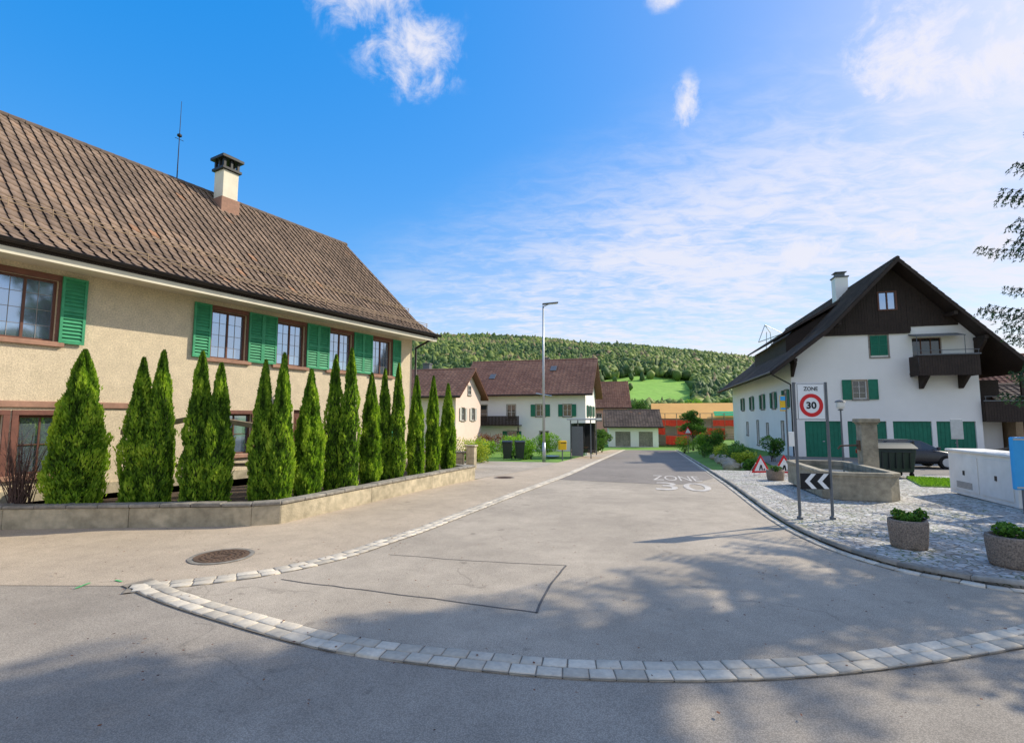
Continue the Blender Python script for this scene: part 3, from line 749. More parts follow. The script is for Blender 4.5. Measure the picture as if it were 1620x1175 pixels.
    mb.obj('roof_antenna',M['black'],R)
    x=T(10.55); lt=MB().box(x-.02,-.22,2.95,x+.02,0,2.98).lathe((x,-.2,2.62),[(.03,0),(.07,.02),(.1,.24),(.13,.26),(.03,.36),(.0,.37)],8).obj('wall_lantern',M['black'],H)
house_a()
def twigs(x,y,label):
    o=MB()
    for i in range(70):
        a=random.uniform(0,6.28);L=random.uniform(.7,1.6);r=random.uniform(.1,.6)
        p=Vector((random.uniform(-.15,.15),random.uniform(-.15,.15),0)); q=p+Vector((math.cos(a)*r*.5,math.sin(a)*r*.3,L*.6)); e=q+Vector((math.cos(a)*r*.4,math.sin(a)*r*.3,L*.4))
        o.cyl(p,q,.009,.006,4,0,False).cyl(q,e,.006,.003,4,0,False)
        for k in range(3):
            s=p.lerp(e,random.uniform(.3,.9)); o.cyl(s,s+Vector((random.uniform(-.2,.2),random.uniform(-.2,.2),random.uniform(.1,.35))),.004,.002,3,0,False)
    ob=o.obj('bare_shrub',M['twig']); ob.location=(x,y,.33); tag(ob,label,'bush')
twigs(-10.15,10.62,'leafless twiggy shrub beside the house wall')
def trellis():
    o=thing('wooden_pergola','pale weathered wooden frame standing in the front garden','pergola',(-7.5,11.9,.35),math.radians(8))
    for a,h in ((-1.3,1.55),(.1,1.75),(1.9,1.55)): MB().box(a,0,0,a+.1,.1,h).obj('post',M['sidewood'],o,.01)
    MB().prism([(-1.5,-.02,1.45),(.15,-.02,1.8),(.15,-.02,1.92),(-1.5,-.02,1.57)],(0,.14,0)).obj('beam',M['sidewood'],o,.01)
    MB().prism([(.16,-.02,1.8),(2.2,-.02,1.45),(2.2,-.02,1.57),(.16,-.02,1.92)],(0,.14,0)).obj('beam',M['sidewood'],o,.01)
    MB().box(-1.3,.02,.7,2.0,.06,.78).obj('rail',M['sidewood'],o,.01)
trellis()

# ================================================================= WHITE CHALET HOUSE
def house_b():
    W=10.5; bz=g(20,34)+.0; AX=6.1
    H=thing('white_house','white rendered house with dark timber gable, balcony and green garage doors','house',(18.8,34.0,bz),ROAD_ROT)
    Z=lambda z:z-bz
    gar=[(.7,2.9),(3.2,5.4),(5.75,7.85),(8.1,10.15)]
    gt=Z(1.95)
    mb=MB(); holes=[(a,b,-.3,gt) for a,b in gar]+[(3.62,4.42,Z(3.4),Z(4.6)),(4.75,5.75,Z(6.2),Z(7.5)),(7.1,8.7,Z(5.1),Z(7.25))]
    wall_holes(mb,0,W,-1,Z(6.0),[h for h in holes if h[3]<Z(6)],.22)
    def rl(x): return Z(np.interp(x,[-1.4,2.0,AX,12.7],[5.0,7.7,12.0,4.85]))
    up=[h for h in holes if h[3]>Z(6)]
    xs=sorted({0,W,*np.arange(.3,W,.3).tolist(),4.75,5.75,7.1,8.7,2.0,AX})
    for a,b in zip(xs,xs[1:]):
        c=(a+b)/2; segs=[(Z(6.0),None)]
        for h in up:
            if h[0]<c<h[1]: segs=[(Z(6.0),max(h[2],Z(6.0))),(h[3],None)]
        for lo,hi in segs:
            if hi is None: mb.poly([(a,0,lo),(b,0,lo),(b,0,rl(b)),(a,0,rl(a))])
            elif hi>lo: mb.poly([(a,0,lo),(b,0,lo),(b,0,hi),(a,0,hi)])
    for a,b,c,d in up:
        for X in (a,b): mb.poly([(X,0,c),(X,.22,c),(X,.22,d),(X,0,d)])
        mb.poly([(a,0,d),(b,0,d),(b,.22,d),(a,.22,d)])
    mb.poly([(W,0,-1),(W,25,-1),(W,25,rl(W)),(W,0,rl(W))])
    SM=frame((0,0,0),(0,-1,0),(1,0,0))
    mb.M=SM
    sw=[(-1.9,-1.0,2.9,4.1),(-5.6,-4.6,2.9,4.1),(-9.6,-8.6,2.9,4.1),(-14.2,-13.2,2.9,4.1),(-19,-18,2.9,4.1)]
    sw2=[(-3.2,-2.4,.4,1.9),(-8.1,-7.3,.5,1.7),(-12,-11.1,-.2,1.9),(-17,-16,.5,1.7)]
    shol=[(a,b,Z(c),Z(d)) for a,b,c,d in sw+sw2]
    wall_holes(mb,-25,0,-1.5,rl(0),shol,.2)
    mb.M=Matrix(); mb.poly([(0,25,-1.5),(W,25,-1.5),(W,25,rl(W)),(AX,25,rl(AX)),(0,25,rl(0))])
    mb.obj('wall',M['white'],H)
    for a,b in gar:
        d=MB().box(a,.12,-.3,b,.17,gt)
        d=d.obj('garage_door',M['shut_dk'],H)
        r=MB(); k=9
        for i in range(k): x=a+(b-a)*(i+.1)/k; r.box(x,.105,-.1,x+(b-a)/k*.82,.119,gt-.1)
        r.obj('panel',M['shut_dk'],d,.005)
        MB().box((a+b)/2-.06,.07,1.0,(a+b)/2+.06,.104,1.05).obj('handle',M['metal'],d)
    window(H,MAIN,3.62,4.42,Z(3.4),Z(4.6),.15,'sash','sidewood',.06,.02,(2,3),'cope','glass_dk')
    louvre(H,MAIN,3.0,3.54,Z(3.35),Z(4.65),M['shut_dk'],False); louvre(H,MAIN,4.5,5.04,Z(3.35),Z(4.65),M['shut_dk'],False)
    louvre(H,MAIN,4.78,5.24,Z(6.2),Z(7.5),M['shut_dk'],True,.0); louvre(H,MAIN,5.26,5.72,Z(6.2),Z(7.5),M['shut_dk'],True,.0)
    f=MB().box(4.66,-.02,Z(6.1),4.75,.02,Z(7.6)).box(5.75,-.02,Z(6.1),5.84,.02,Z(7.6)).box(4.75,-.02,Z(7.5),5.75,.02,Z(7.6)).box(4.66,-.06,Z(6.02),5.84,.02,Z(6.1)).obj('surround',M['cope'],H)
    window(H,MAIN,7.1,8.7,Z(5.1),Z(7.25),.2,'sash_br',None,.06,.02,(3,1),'cope','glass_dk',.06)
    for a,b,c,d in shol[:5]:
        window(H,SM,a,b,c,d,.14,'sash','cope',.06,.02,(2,2),'cope','glass_dk')
        louvre(H,SM,a-.52,a-.07,c,d,M['shut_dk'],False); louvre(H,SM,b+.07,b+.52,c,d,M['shut_dk'],False)
    for a,b,c,d in shol[5:]: window(H,SM,a,b,c,d,.14,'sash','cope',.08,.02,(2,2),'cope','glass_dk')
    mb=MB(); x=1.0
    while x<W-.3:
        b=x+.15; 
        lo=Z(7.72) if x<7.0 else Z(8.0)
        t0_=rl(x+.004)-.02;t1_=rl(b)-.02
        if min(t0_,t1_)>lo+.05:
            y=-.05-random.uniform(0,.02)
            if not (5.3<x+.08<6.4): parts=[(lo,None)]
            else: parts=[(lo,Z(9.2)),(Z(10.3),None)]
            for l0,h0 in parts:
                A0=t0_ if h0 is None else h0; A1=t1_ if h0 is None else h0
                mb.add([(x,y,l0),(b,y,l0),(b,y,A1),(x,y,A0),(x,-.005,l0),(b,-.005,l0),(b,-.005,A1),(x,-.005,A0)],[(0,1,2,3),(0,1,5,4),(0,3,7,4),(1,2,6,5),(3,2,6,7)])
        x+=.16
    mb.obj('timber_cladding',M['darkwood'],H)
    MB().box(2.0,-.14,Z(7.58),7.0,-.004,Z(7.72)).obj('beam',M['darkwood'],H)
    wm=MB().poly([(5.4,-.02,Z(9.2)),(6.3,-.02,Z(9.2)),(6.3,-.02,Z(10.3)),(5.4,-.02,Z(10.3))]).obj('window',M['glass'],H)
    MB().box(5.3,-.12,Z(9.12),5.4,-.01,Z(10.38)).box(6.3,-.12,Z(9.12),6.4,-.01,Z(10.38)).box(5.4,-.12,Z(10.3),6.3,-.01,Z(10.38)).box(5.4,-.12,Z(9.12),6.3,-.01,Z(9.2)).box(5.82,-.1,Z(9.2),5.88,-.01,Z(10.3)).obj('sash_frame',M['sash_br'],wm)
    def balcony(x0,x1,z0,dep,br=True,y0=0):
        B=bpy.data.objects.new('balcony',None); link(B,H)
        MB().box(x0,y0-dep,Z(z0),x1,y0-.004,Z(z0+.12)).obj('floor_slab',M['darkwood'],B)
        mb=MB(); x=x0
        while x<x1-.1: mb.box(x,y0-dep-.02,Z(z0-.13),x+.13,y0-dep+.015,Z(z0+1.12)); x+=.142
        y=y0-dep+.05
        while y<y0-.1:
            mb.box(x0-.02,y,Z(z0-.13),x0+.01,y+.125,Z(z0+1.12)); mb.box(x1-.01,y,Z(z0-.13),x1+.02,y+.125,Z(z0+1.12)); y+=.14
        mb.obj('balustrade',M['darkwood'],B)
        MB().box(x0-.05,y0-dep-.07,Z(z0+1.12),x1+.05,y0-dep+.05,Z(z0+1.19)).cyl((x0,y0-dep,Z(z0+1.42)),(x1,y0-dep,Z(z0+1.42)),.02).cyl((x0+.05,y0-dep,Z(z0+1.19)),(x0+.05,y0-dep,Z(z0+1.42)),.015).cyl((x1-.05,y0-dep,Z(z0+1.19)),(x1-.05,y0-dep,Z(z0+1.42)),.015).obj('handrail',M['postgrey'],B)
        if br:
            for x in (x0+.45,x1-.6): MB().prism([(x,0,Z(z0-.88)),(x,-.2,Z(z0-.88)),(x,-1.1,Z(z0-.14)),(x,-1.1,Z(z0-.01)),(x,0,Z(z0-.01))],(.18,0,0)).obj('bracket',M['darkwood'],B)
        return B
    balcony(6.85,10.0,4.88,1.25)
    balcony(10.55,12.7,2.05,1.9,False,1.6)
    P_=MB().box(12.5,-.2,-.6,12.66,-.04,Z(5.0)).obj('support_post',M['darkwood'],H)
    MB().box(W+.003,1.7,-.8,12.4,9,Z(1.95)).obj('side_annexe',M['white'],H); MB().box(W+.003,1.7,Z(1.96),12.4,9,Z(4.6)).obj('side_annexe',M['darkwood'],H)
    MB().prism([(6.9,-.06,Z(7.42)),(6.9,-1.0,Z(7.2)),(6.9,-1.0,Z(7.25)),(6.9,-.06,Z(7.5))],(2.6,0,0)).cyl((6.95,-.95,Z(6.05)),(6.95,-.95,Z(7.2)),.02).cyl((9.45,-.95,Z(6.05)),(9.45,-.95,Z(7.2)),.02).obj('awning',M['postgrey'],H)
    R=bpy.data.objects.new('roof',None); link(R,H)
    sw_=lambda V:np.c_[V[:,1],V[:,0],V[:,2]]
    pl=[(-1.4,Z(5.2)),(2.0,Z(7.9)),(AX,Z(12.25))]; pr_=[(12.7,Z(5.05)),(AX,Z(12.25))]
    tile_slope('tiles',-1.3,25.8,pl,M['tile_dk'],R,.3,.36,sw_)
    tile_slope('tiles',-1.3,25.8,pr_,M['tile_dk'],R,.6,.5,sw_)
    MB().prism([(x,-1.25,z) for x,z in [(-1.38,Z(5.02)),(2.0,Z(7.72)),(AX,Z(12.05)),(AX,Z(12.2)),(2.0,Z(7.87)),(-1.38,Z(5.18))]],(0,27,0)).prism([(x,-1.25,z) for x,z in [(12.68,Z(4.87)),(AX,Z(12.05)),(AX,Z(12.2)),(12.68,Z(5.02))]],(0,27,0)).obj('roof_deck',M['darkwood'],R)
    mb=MB()
    for line in (pl,pr_):
        for (x0,z0),(x1,z1) in zip(line,line[1:]):
            mb.prism([(x0,-1.34,z0-.26),(x1,-1.34,z1-.26),(x1,-1.34,z1+.03),(x0,-1.34,z0+.03)],(0,.05,0))
    mb.obj('bargeboard',M['darkwood'],R)
    mb=MB()
    for i in range(68): y=-1.3+i*.4; mb.cyl((AX,y,Z(12.24)),(AX,y+.42,Z(12.27)),.13,.115,8)
    mb.obj('ridge_tile',M['tile_dk'],R)
    for x,z in ((0.05,5.85),(10.45,6.95),(2.7,8.15),(9.0,8.5)): MB().box(x-.1,-1.2,Z(z),x+.1,0,Z(z)+.2).obj('purlin',M['darkwood'],R)
    MB().prism([(.0,-.02,Z(4.9)),(.0,-.2,Z(4.9)),(.0,-1.1,Z(5.7)),(.0,-1.1,Z(5.84)),(.0,-.02,Z(5.84))],(.14,0,0)).obj('brace',M['darkwood'],R)
    MB().prism([(10.36,-.02,Z(6.0)),(10.36,-.2,Z(6.0)),(10.36,-1.1,Z(6.8)),(10.36,-1.1,Z(6.94)),(10.36,-.02,Z(6.94))],(.14,0,0)).obj('brace',M['darkwood'],R)
    D=bpy.data.objects.new('dormer',None); link(D,R)
    MB().prism([(1.0,5.0,Z(6.9)),(1.0,5.0,Z(8.35)),(3.9,5.0,Z(10.1)),(3.9,5.0,Z(9.4))],(0,12,0)).obj('dormer_wall',M['darkwood'],D)
    MB().prism([(.4,4.6,Z(8.3)),(.4,4.6,Z(8.45)),(4.7,4.6,Z(10.95)),(4.7,4.6,Z(10.75))],(0,12.8,0)).obj('dormer_roof',M['tile_dk'],D)
    ch=bpy.data.objects.new('chimney',None); link(ch,R); cx,cy=5.6,7.2
    MB().box(cx-.45,cy-.45,Z(10.6),cx+.45,cy+.45,Z(13.2)).obj('stack',M['white'],ch,.02)
    MB().box(cx-.52,cy-.52,Z(13.2),cx+.52,cy+.52,Z(13.3)).box(cx-.3,cy-.3,Z(13.31),cx+.3,cy+.3,Z(13.6)).box(cx-.42,cy-.42,Z(13.61),cx+.42,cy+.42,Z(13.67)).obj('cowl',M['postgrey'],ch,.01)
    mb=MB().cyl((-1.48,-1.3,Z(5.16)),(-1.48,25.8,Z(5.16)),.07,n=8); mb.cyl((-1.45,-.9,Z(5.1)),(-.06,-.1,Z(4.4)),.045).cyl((-.06,-.1,Z(4.4)),(-.06,-.1,-.5),.045)
    mb.obj('gutter',M['gutter'],R)
house_b()

# ================================================================= generic gabled houses
def gable_house(name,label,x,y,rot,L,W,ez,rz,wall,roof,win=(),gwin=(),base=None,tw=.4,over=.7,flare=0,sash='sash',cat='house',balc=None,chim=None,sky=()):
    bz=g(x,y) if base is None else base
    H=thing(name,label,cat,(x,y,bz),rot); Z=lambda z:z-bz
    GM=frame((L,0,0),(0,1,0),(-1,0,0)); c=W/2; sl=(rz-ez)/(c+over); wtop=Z(ez+sl*over)
    mb=MB(); wall_holes(mb,0,L,-1.2,wtop,[(a,b,Z(c_),Z(d)) for a,b,c_,d,_ in win],.18)
    mb.M=GM; wall_holes(mb,0,W,-1.2,wtop,[(a,b,Z(c_),Z(d)) for a,b,c_,d,_ in gwin if Z(d)<wtop],.18)
    mb.M=Matrix(); mb.poly([(L,0,wtop),(L,W,wtop),(L,c,Z(rz)-.15)])
    mb.poly([(0,0,-1.2),(0,W,-1.2),(0,W,wtop),(0,c,Z(rz)-.15),(0,0,wtop)]).poly([(0,W,-1.2),(L,W,-1.2),(L,W,wtop),(0,W,wtop)])
    mb.obj('wall',M[wall],H)
    for fr,ws in ((MAIN,win),(GM,gwin)):
        for a,b,c_,d,sh in ws:
            if sh=='door':
                dd=MB(fr).box(a,.08,Z(c_),b,.14,Z(d)).obj('barn_door',M['cope'],H,.01)
                pp=MB(fr)
                for i in range(6): pp.box(a+(b-a)*(i+.08)/6,.062,Z(c_)+.05,a+(b-a)*(i+.92)/6,.079,Z(d)-.05)
                pp.obj('panel',M['cope'],dd); continue
            if Z(d)<wtop or fr is MAIN: window(H,fr,a,b,Z(c_),Z(d),.12,sash,'cope',.06,.02,(2,2),'cope','glass_dk',.03)
            else: window(H,fr,a,b,Z(c_),Z(d),-.01,sash,'cope',.06,.05,(2,2),'cope','glass_dk',.03)
            if sh:
                w=(b-a)*.5
                louvre(H,fr,a-.07-w,a-.07,Z(c_),Z(d),M[sh],False); louvre(H,fr,b+.07,b+.07+w,Z(c_),Z(d),M[sh],False)
    R=bpy.data.objects.new('roof',None); link(R,H)
    for s in (0,1):
        f=lambda v:v if s==0 else W-v
        tile_slope('tiles',-over,L+over,[(f(-over),Z(ez)+.12),(c,Z(rz)+.02)],M[roof],R,tw,.42)
        MB().prism([(-over+.02,f(-over),Z(ez)-.06),(-over+.02,c,Z(rz)-.16),(-over+.02,c,Z(rz)),(-over+.02,f(-over),Z(ez)+.1)],(L+2*over-.04,0,0)).obj('roof_deck',M['sash_br'],R)
    MB().cyl((-over,c,Z(rz)+.04),(L+over,c,Z(rz)+.04),.12,n=8).obj('ridge_tile',M[roof],R)
    MB().cyl((-over,-over-.08,Z(ez)+.08),(L+over,-over-.08,Z(ez)+.08),.06,n=8).obj('gutter',M['gutter'],R)
    if chim:
        for cx,cy,h in chim:
            zr=Z(np.interp(min(cy,W-cy),[-over,c],[ez,rz]))
            k=MB().box(cx-.35,cy-.35,zr-.3,cx+.35,cy+.35,zr+h).box(cx-.42,cy-.42,zr+h+.003,cx+.42,cy+.42,zr+h+.1).obj('chimney',M['postgrey'],R,.02)
    for cx,cy in sky:
        zr=Z(np.interp(cy,[-over,c],[ez,rz])); th=math.atan(sl); k=MB(frame((cx,cy,zr+.2),(1,0,0),(0,math.cos(th),math.sin(th))))
        k.box(-.35,-.5,0,.35,.5,.06); k.obj('skylight',M['postgrey'],R,.01)
    if balc:
        a,b,z=balc; B=bpy.data.objects.new('balcony',None); link(B,H)
        MB().box(a,-1.3,Z(z)-.15,b,-.003,Z(z)).obj('floor_slab',M['cope'],B)
        mb=MB(); xx=a
        while xx<b-.1: mb.box(xx,-1.34,Z(z)-.1,xx+.14,-1.31,Z(z)+.95); xx+=.16
        mb.obj('balustrade',M['darkwood'],B)
        for px in (a+.05,b-.15): MB().box(px,-1.28,-1.0,px+.12,-1.16,Z(z)-.16).obj('support_post',M['darkwood'],B)
    return H
x0,y0=-5.3,57.6
gable_house('country_house','white house with large reddish brown tiled roof and wooden balcony',x0,y0,ROAD_ROT,13.6,10,4.55,8.95,'white','tile_red',
  win=[(4.9,5.9,2.0,3.6,None),(8.2,9.2,2.3,3.6,'shut_dk'),(11.2,12.1,2.3,3.6,'shut_dk'),(1.0,2.6,1.6,3.6,None),(5,6,-.6,.7,'shut_dk'),(8.6,9.6,-.6,.7,None)],
  gwin=[(1.5,2.4,2.3,3.5,'shut_dk'),(4.3,5.2,2.3,3.5,'shut_dk'),(7.3,8.2,2.3,3.5,'shut_dk'),(2.4,3.3,-.5,.7,None),(4.5,5.4,5.4,6.5,None)],balc=(-.4,6.6,1.4),chim=[(8.2,6,1.1)],sky=[(2.6,2.0),(9.6,3.2)],over=.9)
gable_house('country_house','pale rose rendered house with brown tiled gable roof',-11.6,48.0,ROAD_ROT,6.7,7.0,4.0,6.9,'rose','tile_red',
  win=[(1,1.9,2.2,3.3,None),(4,4.9,2.2,3.3,None)],gwin=[(1.4,2.3,1.9,3.1,'sash'),(4.2,5.1,1.9,3.1,'sash'),(3.1,4.0,4.4,5.3,None)],chim=[(2,4,1)])
gable_house('village_house','tall pink rendered house with steep tiled roof',14.3,92,ROAD_ROT+.15,6.5,8,3.8,8.8,'pink','tile_red',
  win=[(1,1.9,1.6,2.9,None),(3.8,4.7,1.6,2.9,None)],gwin=[(1.5,2.4,1.5,2.8,'sash'),(5,5.9,1.5,2.8,'sash'),(3.4,4.3,4.5,5.6,None)])
gable_house('village_barn','low white barn with brown tiled roof and wide grey doors',14.4,76,ROAD_ROT+.1,7.2,7,.7,3.3,'white','tile_br',
  win=[(1,3.2,-2.1,.1,'door'),(4.4,6.4,-2.1,.1,'door')],gwin=[(2,3,-1.2,-.2,None)])
gable_house('village_house','brown tiled neighbouring house seen beside the white house',33.5,38,ROAD_ROT,12,9,3.9,7.2,'white_b','tile_red',
  win=[(1,2.2,1.6,3.0,'shut_dk'),(5,6.2,1.6,3.0,'shut_dk')],balc=(-.3,5,1.6))
gable_house('garden_shed','small open timber carport with tiled roof',31.2,31.5,ROAD_ROT,5,5,2.6,4.3,'sidewood','tile_br',win=[(1,2.2,.4,1.9,None)],cat='shed')

def site():
    o=thing('scaffolded_building','building shell under scaffolding with red netting and orange roof boards','construction site',(22.6,80,-2.1),ROAD_ROT)
    MB().box(0,0,-.5,12.5,8,4.3).obj('wall',M['white_b'],o)
    MB().prism([(-.6,-1.1,4.1),(-.6,4,6.6),(-.6,9,4.1)],(13.6,0,0)).obj('roof',M['tarp'],o)
    MB().prism([(8.6,-1.2,4.5),(8.6,.1,5.1),(8.6,.1,5.22),(8.6,-1.2,4.62)],(4.5,0,0)).obj('roof_cover',M['tarpgreen'],o)
    mb=MB()
    for i in range(9):
        for y in (-1.7,-1.0): mb.cyl((i*1.7-.3,y,-.4),(i*1.7-.3,y,4.9),.05,n=6)
    for z in (1.2,2.5,3.8,4.6):
        mb.cyl((-.3,-1.7,z+.3),(13.3,-1.7,z+.3),.04,n=6); mb.box(-.3,-1.66,z-.7,13.3,-1.04,z-.62)
    mb.obj('scaffold',M['sidewood'],o)
    for i in range(8):
        for j,(a,b) in enumerate(((.2,1.5),(1.7,2.7),(3.0,3.9))):
            if (i+j*2)%5==3 or (j==0 and i%3==0): continue
            mb=MB(); x=i*1.7-.25; k=6
            for q in range(k):
                xa=x+1.62*q/k; xb=x+1.62*(q+1)/k; ya=-1.78+.06*math.sin(q*2.1+i); yb=-1.78+.06*math.sin((q+1)*2.1+i)
                mb.poly([(xa,ya,a+.05*math.sin(q+i)),(xb,yb,a+.05*math.sin(q+1+i)),(xb,yb,b),(xa,ya,b)])
            mb.obj('safety_net',M['net'],o)
site()

mb=MB()
for dx in (-.9,.9):
    mb.cyl((dx,0,0),(dx*.25,0,11.5),.07,.05,6)
for z in (3,6,9): mb.cyl((-.8+z*.06,0,z),(.8-z*.06,0,z),.04,n=6)
mb.cyl((-1.3,0,10.2),(1.8,0,11.3),.06,n=6).cyl((-1.3,0,10.2),(-.4,0,12.4),.05,n=6).cyl((-.4,0,12.4),(1.8,0,11.3),.04,n=6).cyl((.25,0,11.4),(-.4,0,12.4),.05,n=6)
o=mb.obj('lattice_mast',M['metal']); o.location=(32.3,63,1.4); tag(o,'thin steel lattice mast rising above the roof','mast')

# ================================================================= STREET FURNITURE
def street_lamp():
    x,y=1.97,31.5; o=thing('street_lamp','tall grey steel street lamp with flat lamp head','street lamp',(x,y,g(x,y)))
    MB().cyl((0,0,0),(0,0,1.2),.11,.10,16).cyl((0,0,1.2),(0,0,9.75),.085,.05,16).obj('post',M['metal'],o,smooth=True)
    MB().cyl((0,0,9.7),(.35,0,9.86),.035,.03,10).obj('arm',M['metal'],o)
    MB().prism([(-.05,-.15,9.83),(.95,-.13,9.93),(.95,.13,9.93),(-.05,.15,9.83)],(0,0,.07)).obj('lamp_head',M['postgrey'],o,.02)
    MB().prism([(.3,-.1,9.84),(.9,-.1,9.90),(.9,.1,9.90),(.3,.1,9.84)],(0,0,.015)).obj('lens',M['signwhite'],o)
street_lamp()
def lantern():
    x,y=16.2,25; o=thing('lantern_post','white globe park lantern on a slim grey post','street lamp',(x,y,g(x,y)))
    MB().cyl((0,0,0),(0,0,2.75),.05,.035,12).lathe((0,0,2.75),[(.03,0),(.12,.03),(.12,.06),(.04,.08)],16).obj('post',M['postgrey'],o)
    MB().lathe((0,0,2.83),[(.05,0),(.17,.05),(.2,.30),(.2,.34)],16).obj('lamp_shade',M['signwhite'],o,smooth=True)
    MB().lathe((0,0,3.17),[(.25,0),(.2,.07),(.04,.13),(0,.14)],16).obj('cap',M['postgrey'],o)
lantern()
def zone_sign():
    z=.085; o=thing('zone_sign','white thirty zone sign and chevron board on two grey posts','road sign',(6.35,10.78,z),math.radians(-2))
    for x in (-.335,.335): MB().cyl((x,0,-.1),(x,0,2.86),.03,n=14).lathe((x,0,0),[(.06,0),(.06,.05),(.03,.07)],12).obj('post',M['postgrey'],o)
    MB().cyl((-.335,0,2.84),(.335,0,2.84),.012).obj('crossbar',M['postgrey'],o); MB().cyl((-.335,0,2.08),(.335,0,2.08),.012).obj('crossbar',M['postgrey'],o)
    p=MB().box(-.298,-.035,2.06,.298,-.01,2.84).obj('sign_panel',M['signwhite'],o,.012)
    fr=lambda x,y,zz: frame((x,y,zz),(1,0,0),(0,0,1))
    mb=MB(); t=.008
    mb.box(-.285,-.039,2.073,.285,-.0355,2.073+t,0).box(-.285,-.039,2.827-t,.285,-.0355,2.827,0).box(-.285,-.039,2.081,-.277,-.0355,2.819,0).box(.277,-.039,2.081,.285,-.0355,2.819,0)
    mb.obj('border',M['signblack'],p)
    n=48;mb=MB();c=(0,2.37)
    P=[(math.cos(2*math.pi*i/n),math.sin(2*math.pi*i/n)) for i in range(n)]
    for i in range(n):
        a=P[i];b=P[(i+1)%n]; mb.poly([(c[0]+a[0]*.165,-.0395,c[1]+a[1]*.165),(c[0]+b[0]*.165,-.0395,c[1]+b[1]*.165),(c[0]+b[0]*.245,-.0395,c[1]+b[1]*.245),(c[0]+a[0]*.245,-.0395,c[1]+a[1]*.245)])
    mb.obj('red_ring',M['red'],p)
    text_obj('lettering','ZONE',.30,.085,fr(0,-.0395,2.72),M['signblack'],p)
    text_obj('numeral','30',.21,.15,fr(0,-.0395,2.37),M['signblack'],p,.035)
    b=MB().box(-.30,-.035,.62,.30,-.012,.95).obj('chevron_board',M['signblack'],o,.008)
    for x in (-.22,.04):
        w=.10; x2=x+.14
        MB().poly([(x,-.0385,.785),(x2,-.0385,.94),(x2+w,-.0385,.94),(x+w,-.0385,.785),(x2+w,-.0385,.63),(x2,-.0385,.63)]).obj('chevron',M['signwhite'],b)
zone_sign()
def tri_sign(x,y,r,lab):
    o=thing('warning_sign',lab,'road sign',(x,y,g(x,y)+.09),r,'roadworks signs on the pavement')
    def tri(s,yy,z0): h=s*.866; return [(-s/2,yy,z0),(s/2,yy,z0),(0,yy,z0+h)]
    MB().prism(tri(.86,-.01,.1),(0,.02,0)).obj('sign_face',M['red'],o,.01)
    f=MB(); s=.60; f.poly(tri(s,-.0145,.175)); f.obj('white_triangle',M['signwhite'],o)
    MB().poly([(-.10,-.018,.20),(-.04,-.018,.20),(.0,-.018,.33),(.02,-.018,.20),(.08,-.018,.20),(.04,-.018,.42),(-.03,-.018,.42)]).poly([(.09,-.018,.20),(.19,-.018,.20),(.14,-.018,.29)]).obj('symbol',M['signblack'],o)
    for a,b in (((-.2,.02,.5),(-.25,.45,0)),((.2,.02,.5),(.25,.45,0)),((-.3,.02,.1),(-.3,.02,0)),((.3,.02,.1),(.3,.02,0))): MB().cyl(a,b,.012).obj('leg',M['metal'],o)
tri_sign(10.2,21.0,.15,'red and white triangular roadworks sign on folding stand'); tri_sign(10.95,20.6,-.2,'red and white triangular warning sign leaning on stand')
def bus_stop():
    x,y=10.6,19.6; o=thing('bus_stop_sign','slim bus stop pole with small yellow and blue flag','bus stop sign',(x,y,g(x,y)+.08),.25)
    MB().cyl((0,0,0),(0,0,3.25),.03,n=12).obj('post',M['postgrey'],o)
    MB().box(-.28,-.015,2.55,-.035,.015,3.15).obj('flag',M['yellow'],o,.01); MB().box(-.27,-.02,2.95,-.045,-.0155,3.12).box(-.27,-.02,2.60,-.045,-.0155,2.68).obj('emblem',M['blue'],o)
    MB().box(.034,-.02,1.2,.33,.02,1.75).obj('timetable_case',M['signwhite'],o,.01)
bus_stop()
def blank_sign():
    x,y=19.2,22; o=thing('plate_sign','grey back of a small rectangular sign on a post','road sign',(x,y,g(x,y)))
    MB().cyl((0,0,0),(0,0,2.3),.03,n=10).obj('post',M['postgrey'],o); MB().box(-.27,-.05,1.45,.27,-.032,2.3).obj('plate',M['metal'],o,.01)
blank_sign()
def round_sign():
    x,y=17.6,51; o=thing('warning_sign','small red and white triangular sign at the end of the street','road sign',(x,y,g(x,y)))
    MB().cyl((0,0,0),(0,0,2.6),.035,n=10).obj('post',M['postgrey'],o)
    MB().prism([(-.45,-.06,1.9),(.45,-.06,1.9),(0,-.06,2.68)],(0,.02,0)).obj('sign_face',M['red'],o); MB().poly([(-.28,-.064,2.0),(.28,-.064,2.0),(0,-.064,2.48)]).obj('white_triangle',M['signwhite'],o)
round_sign()

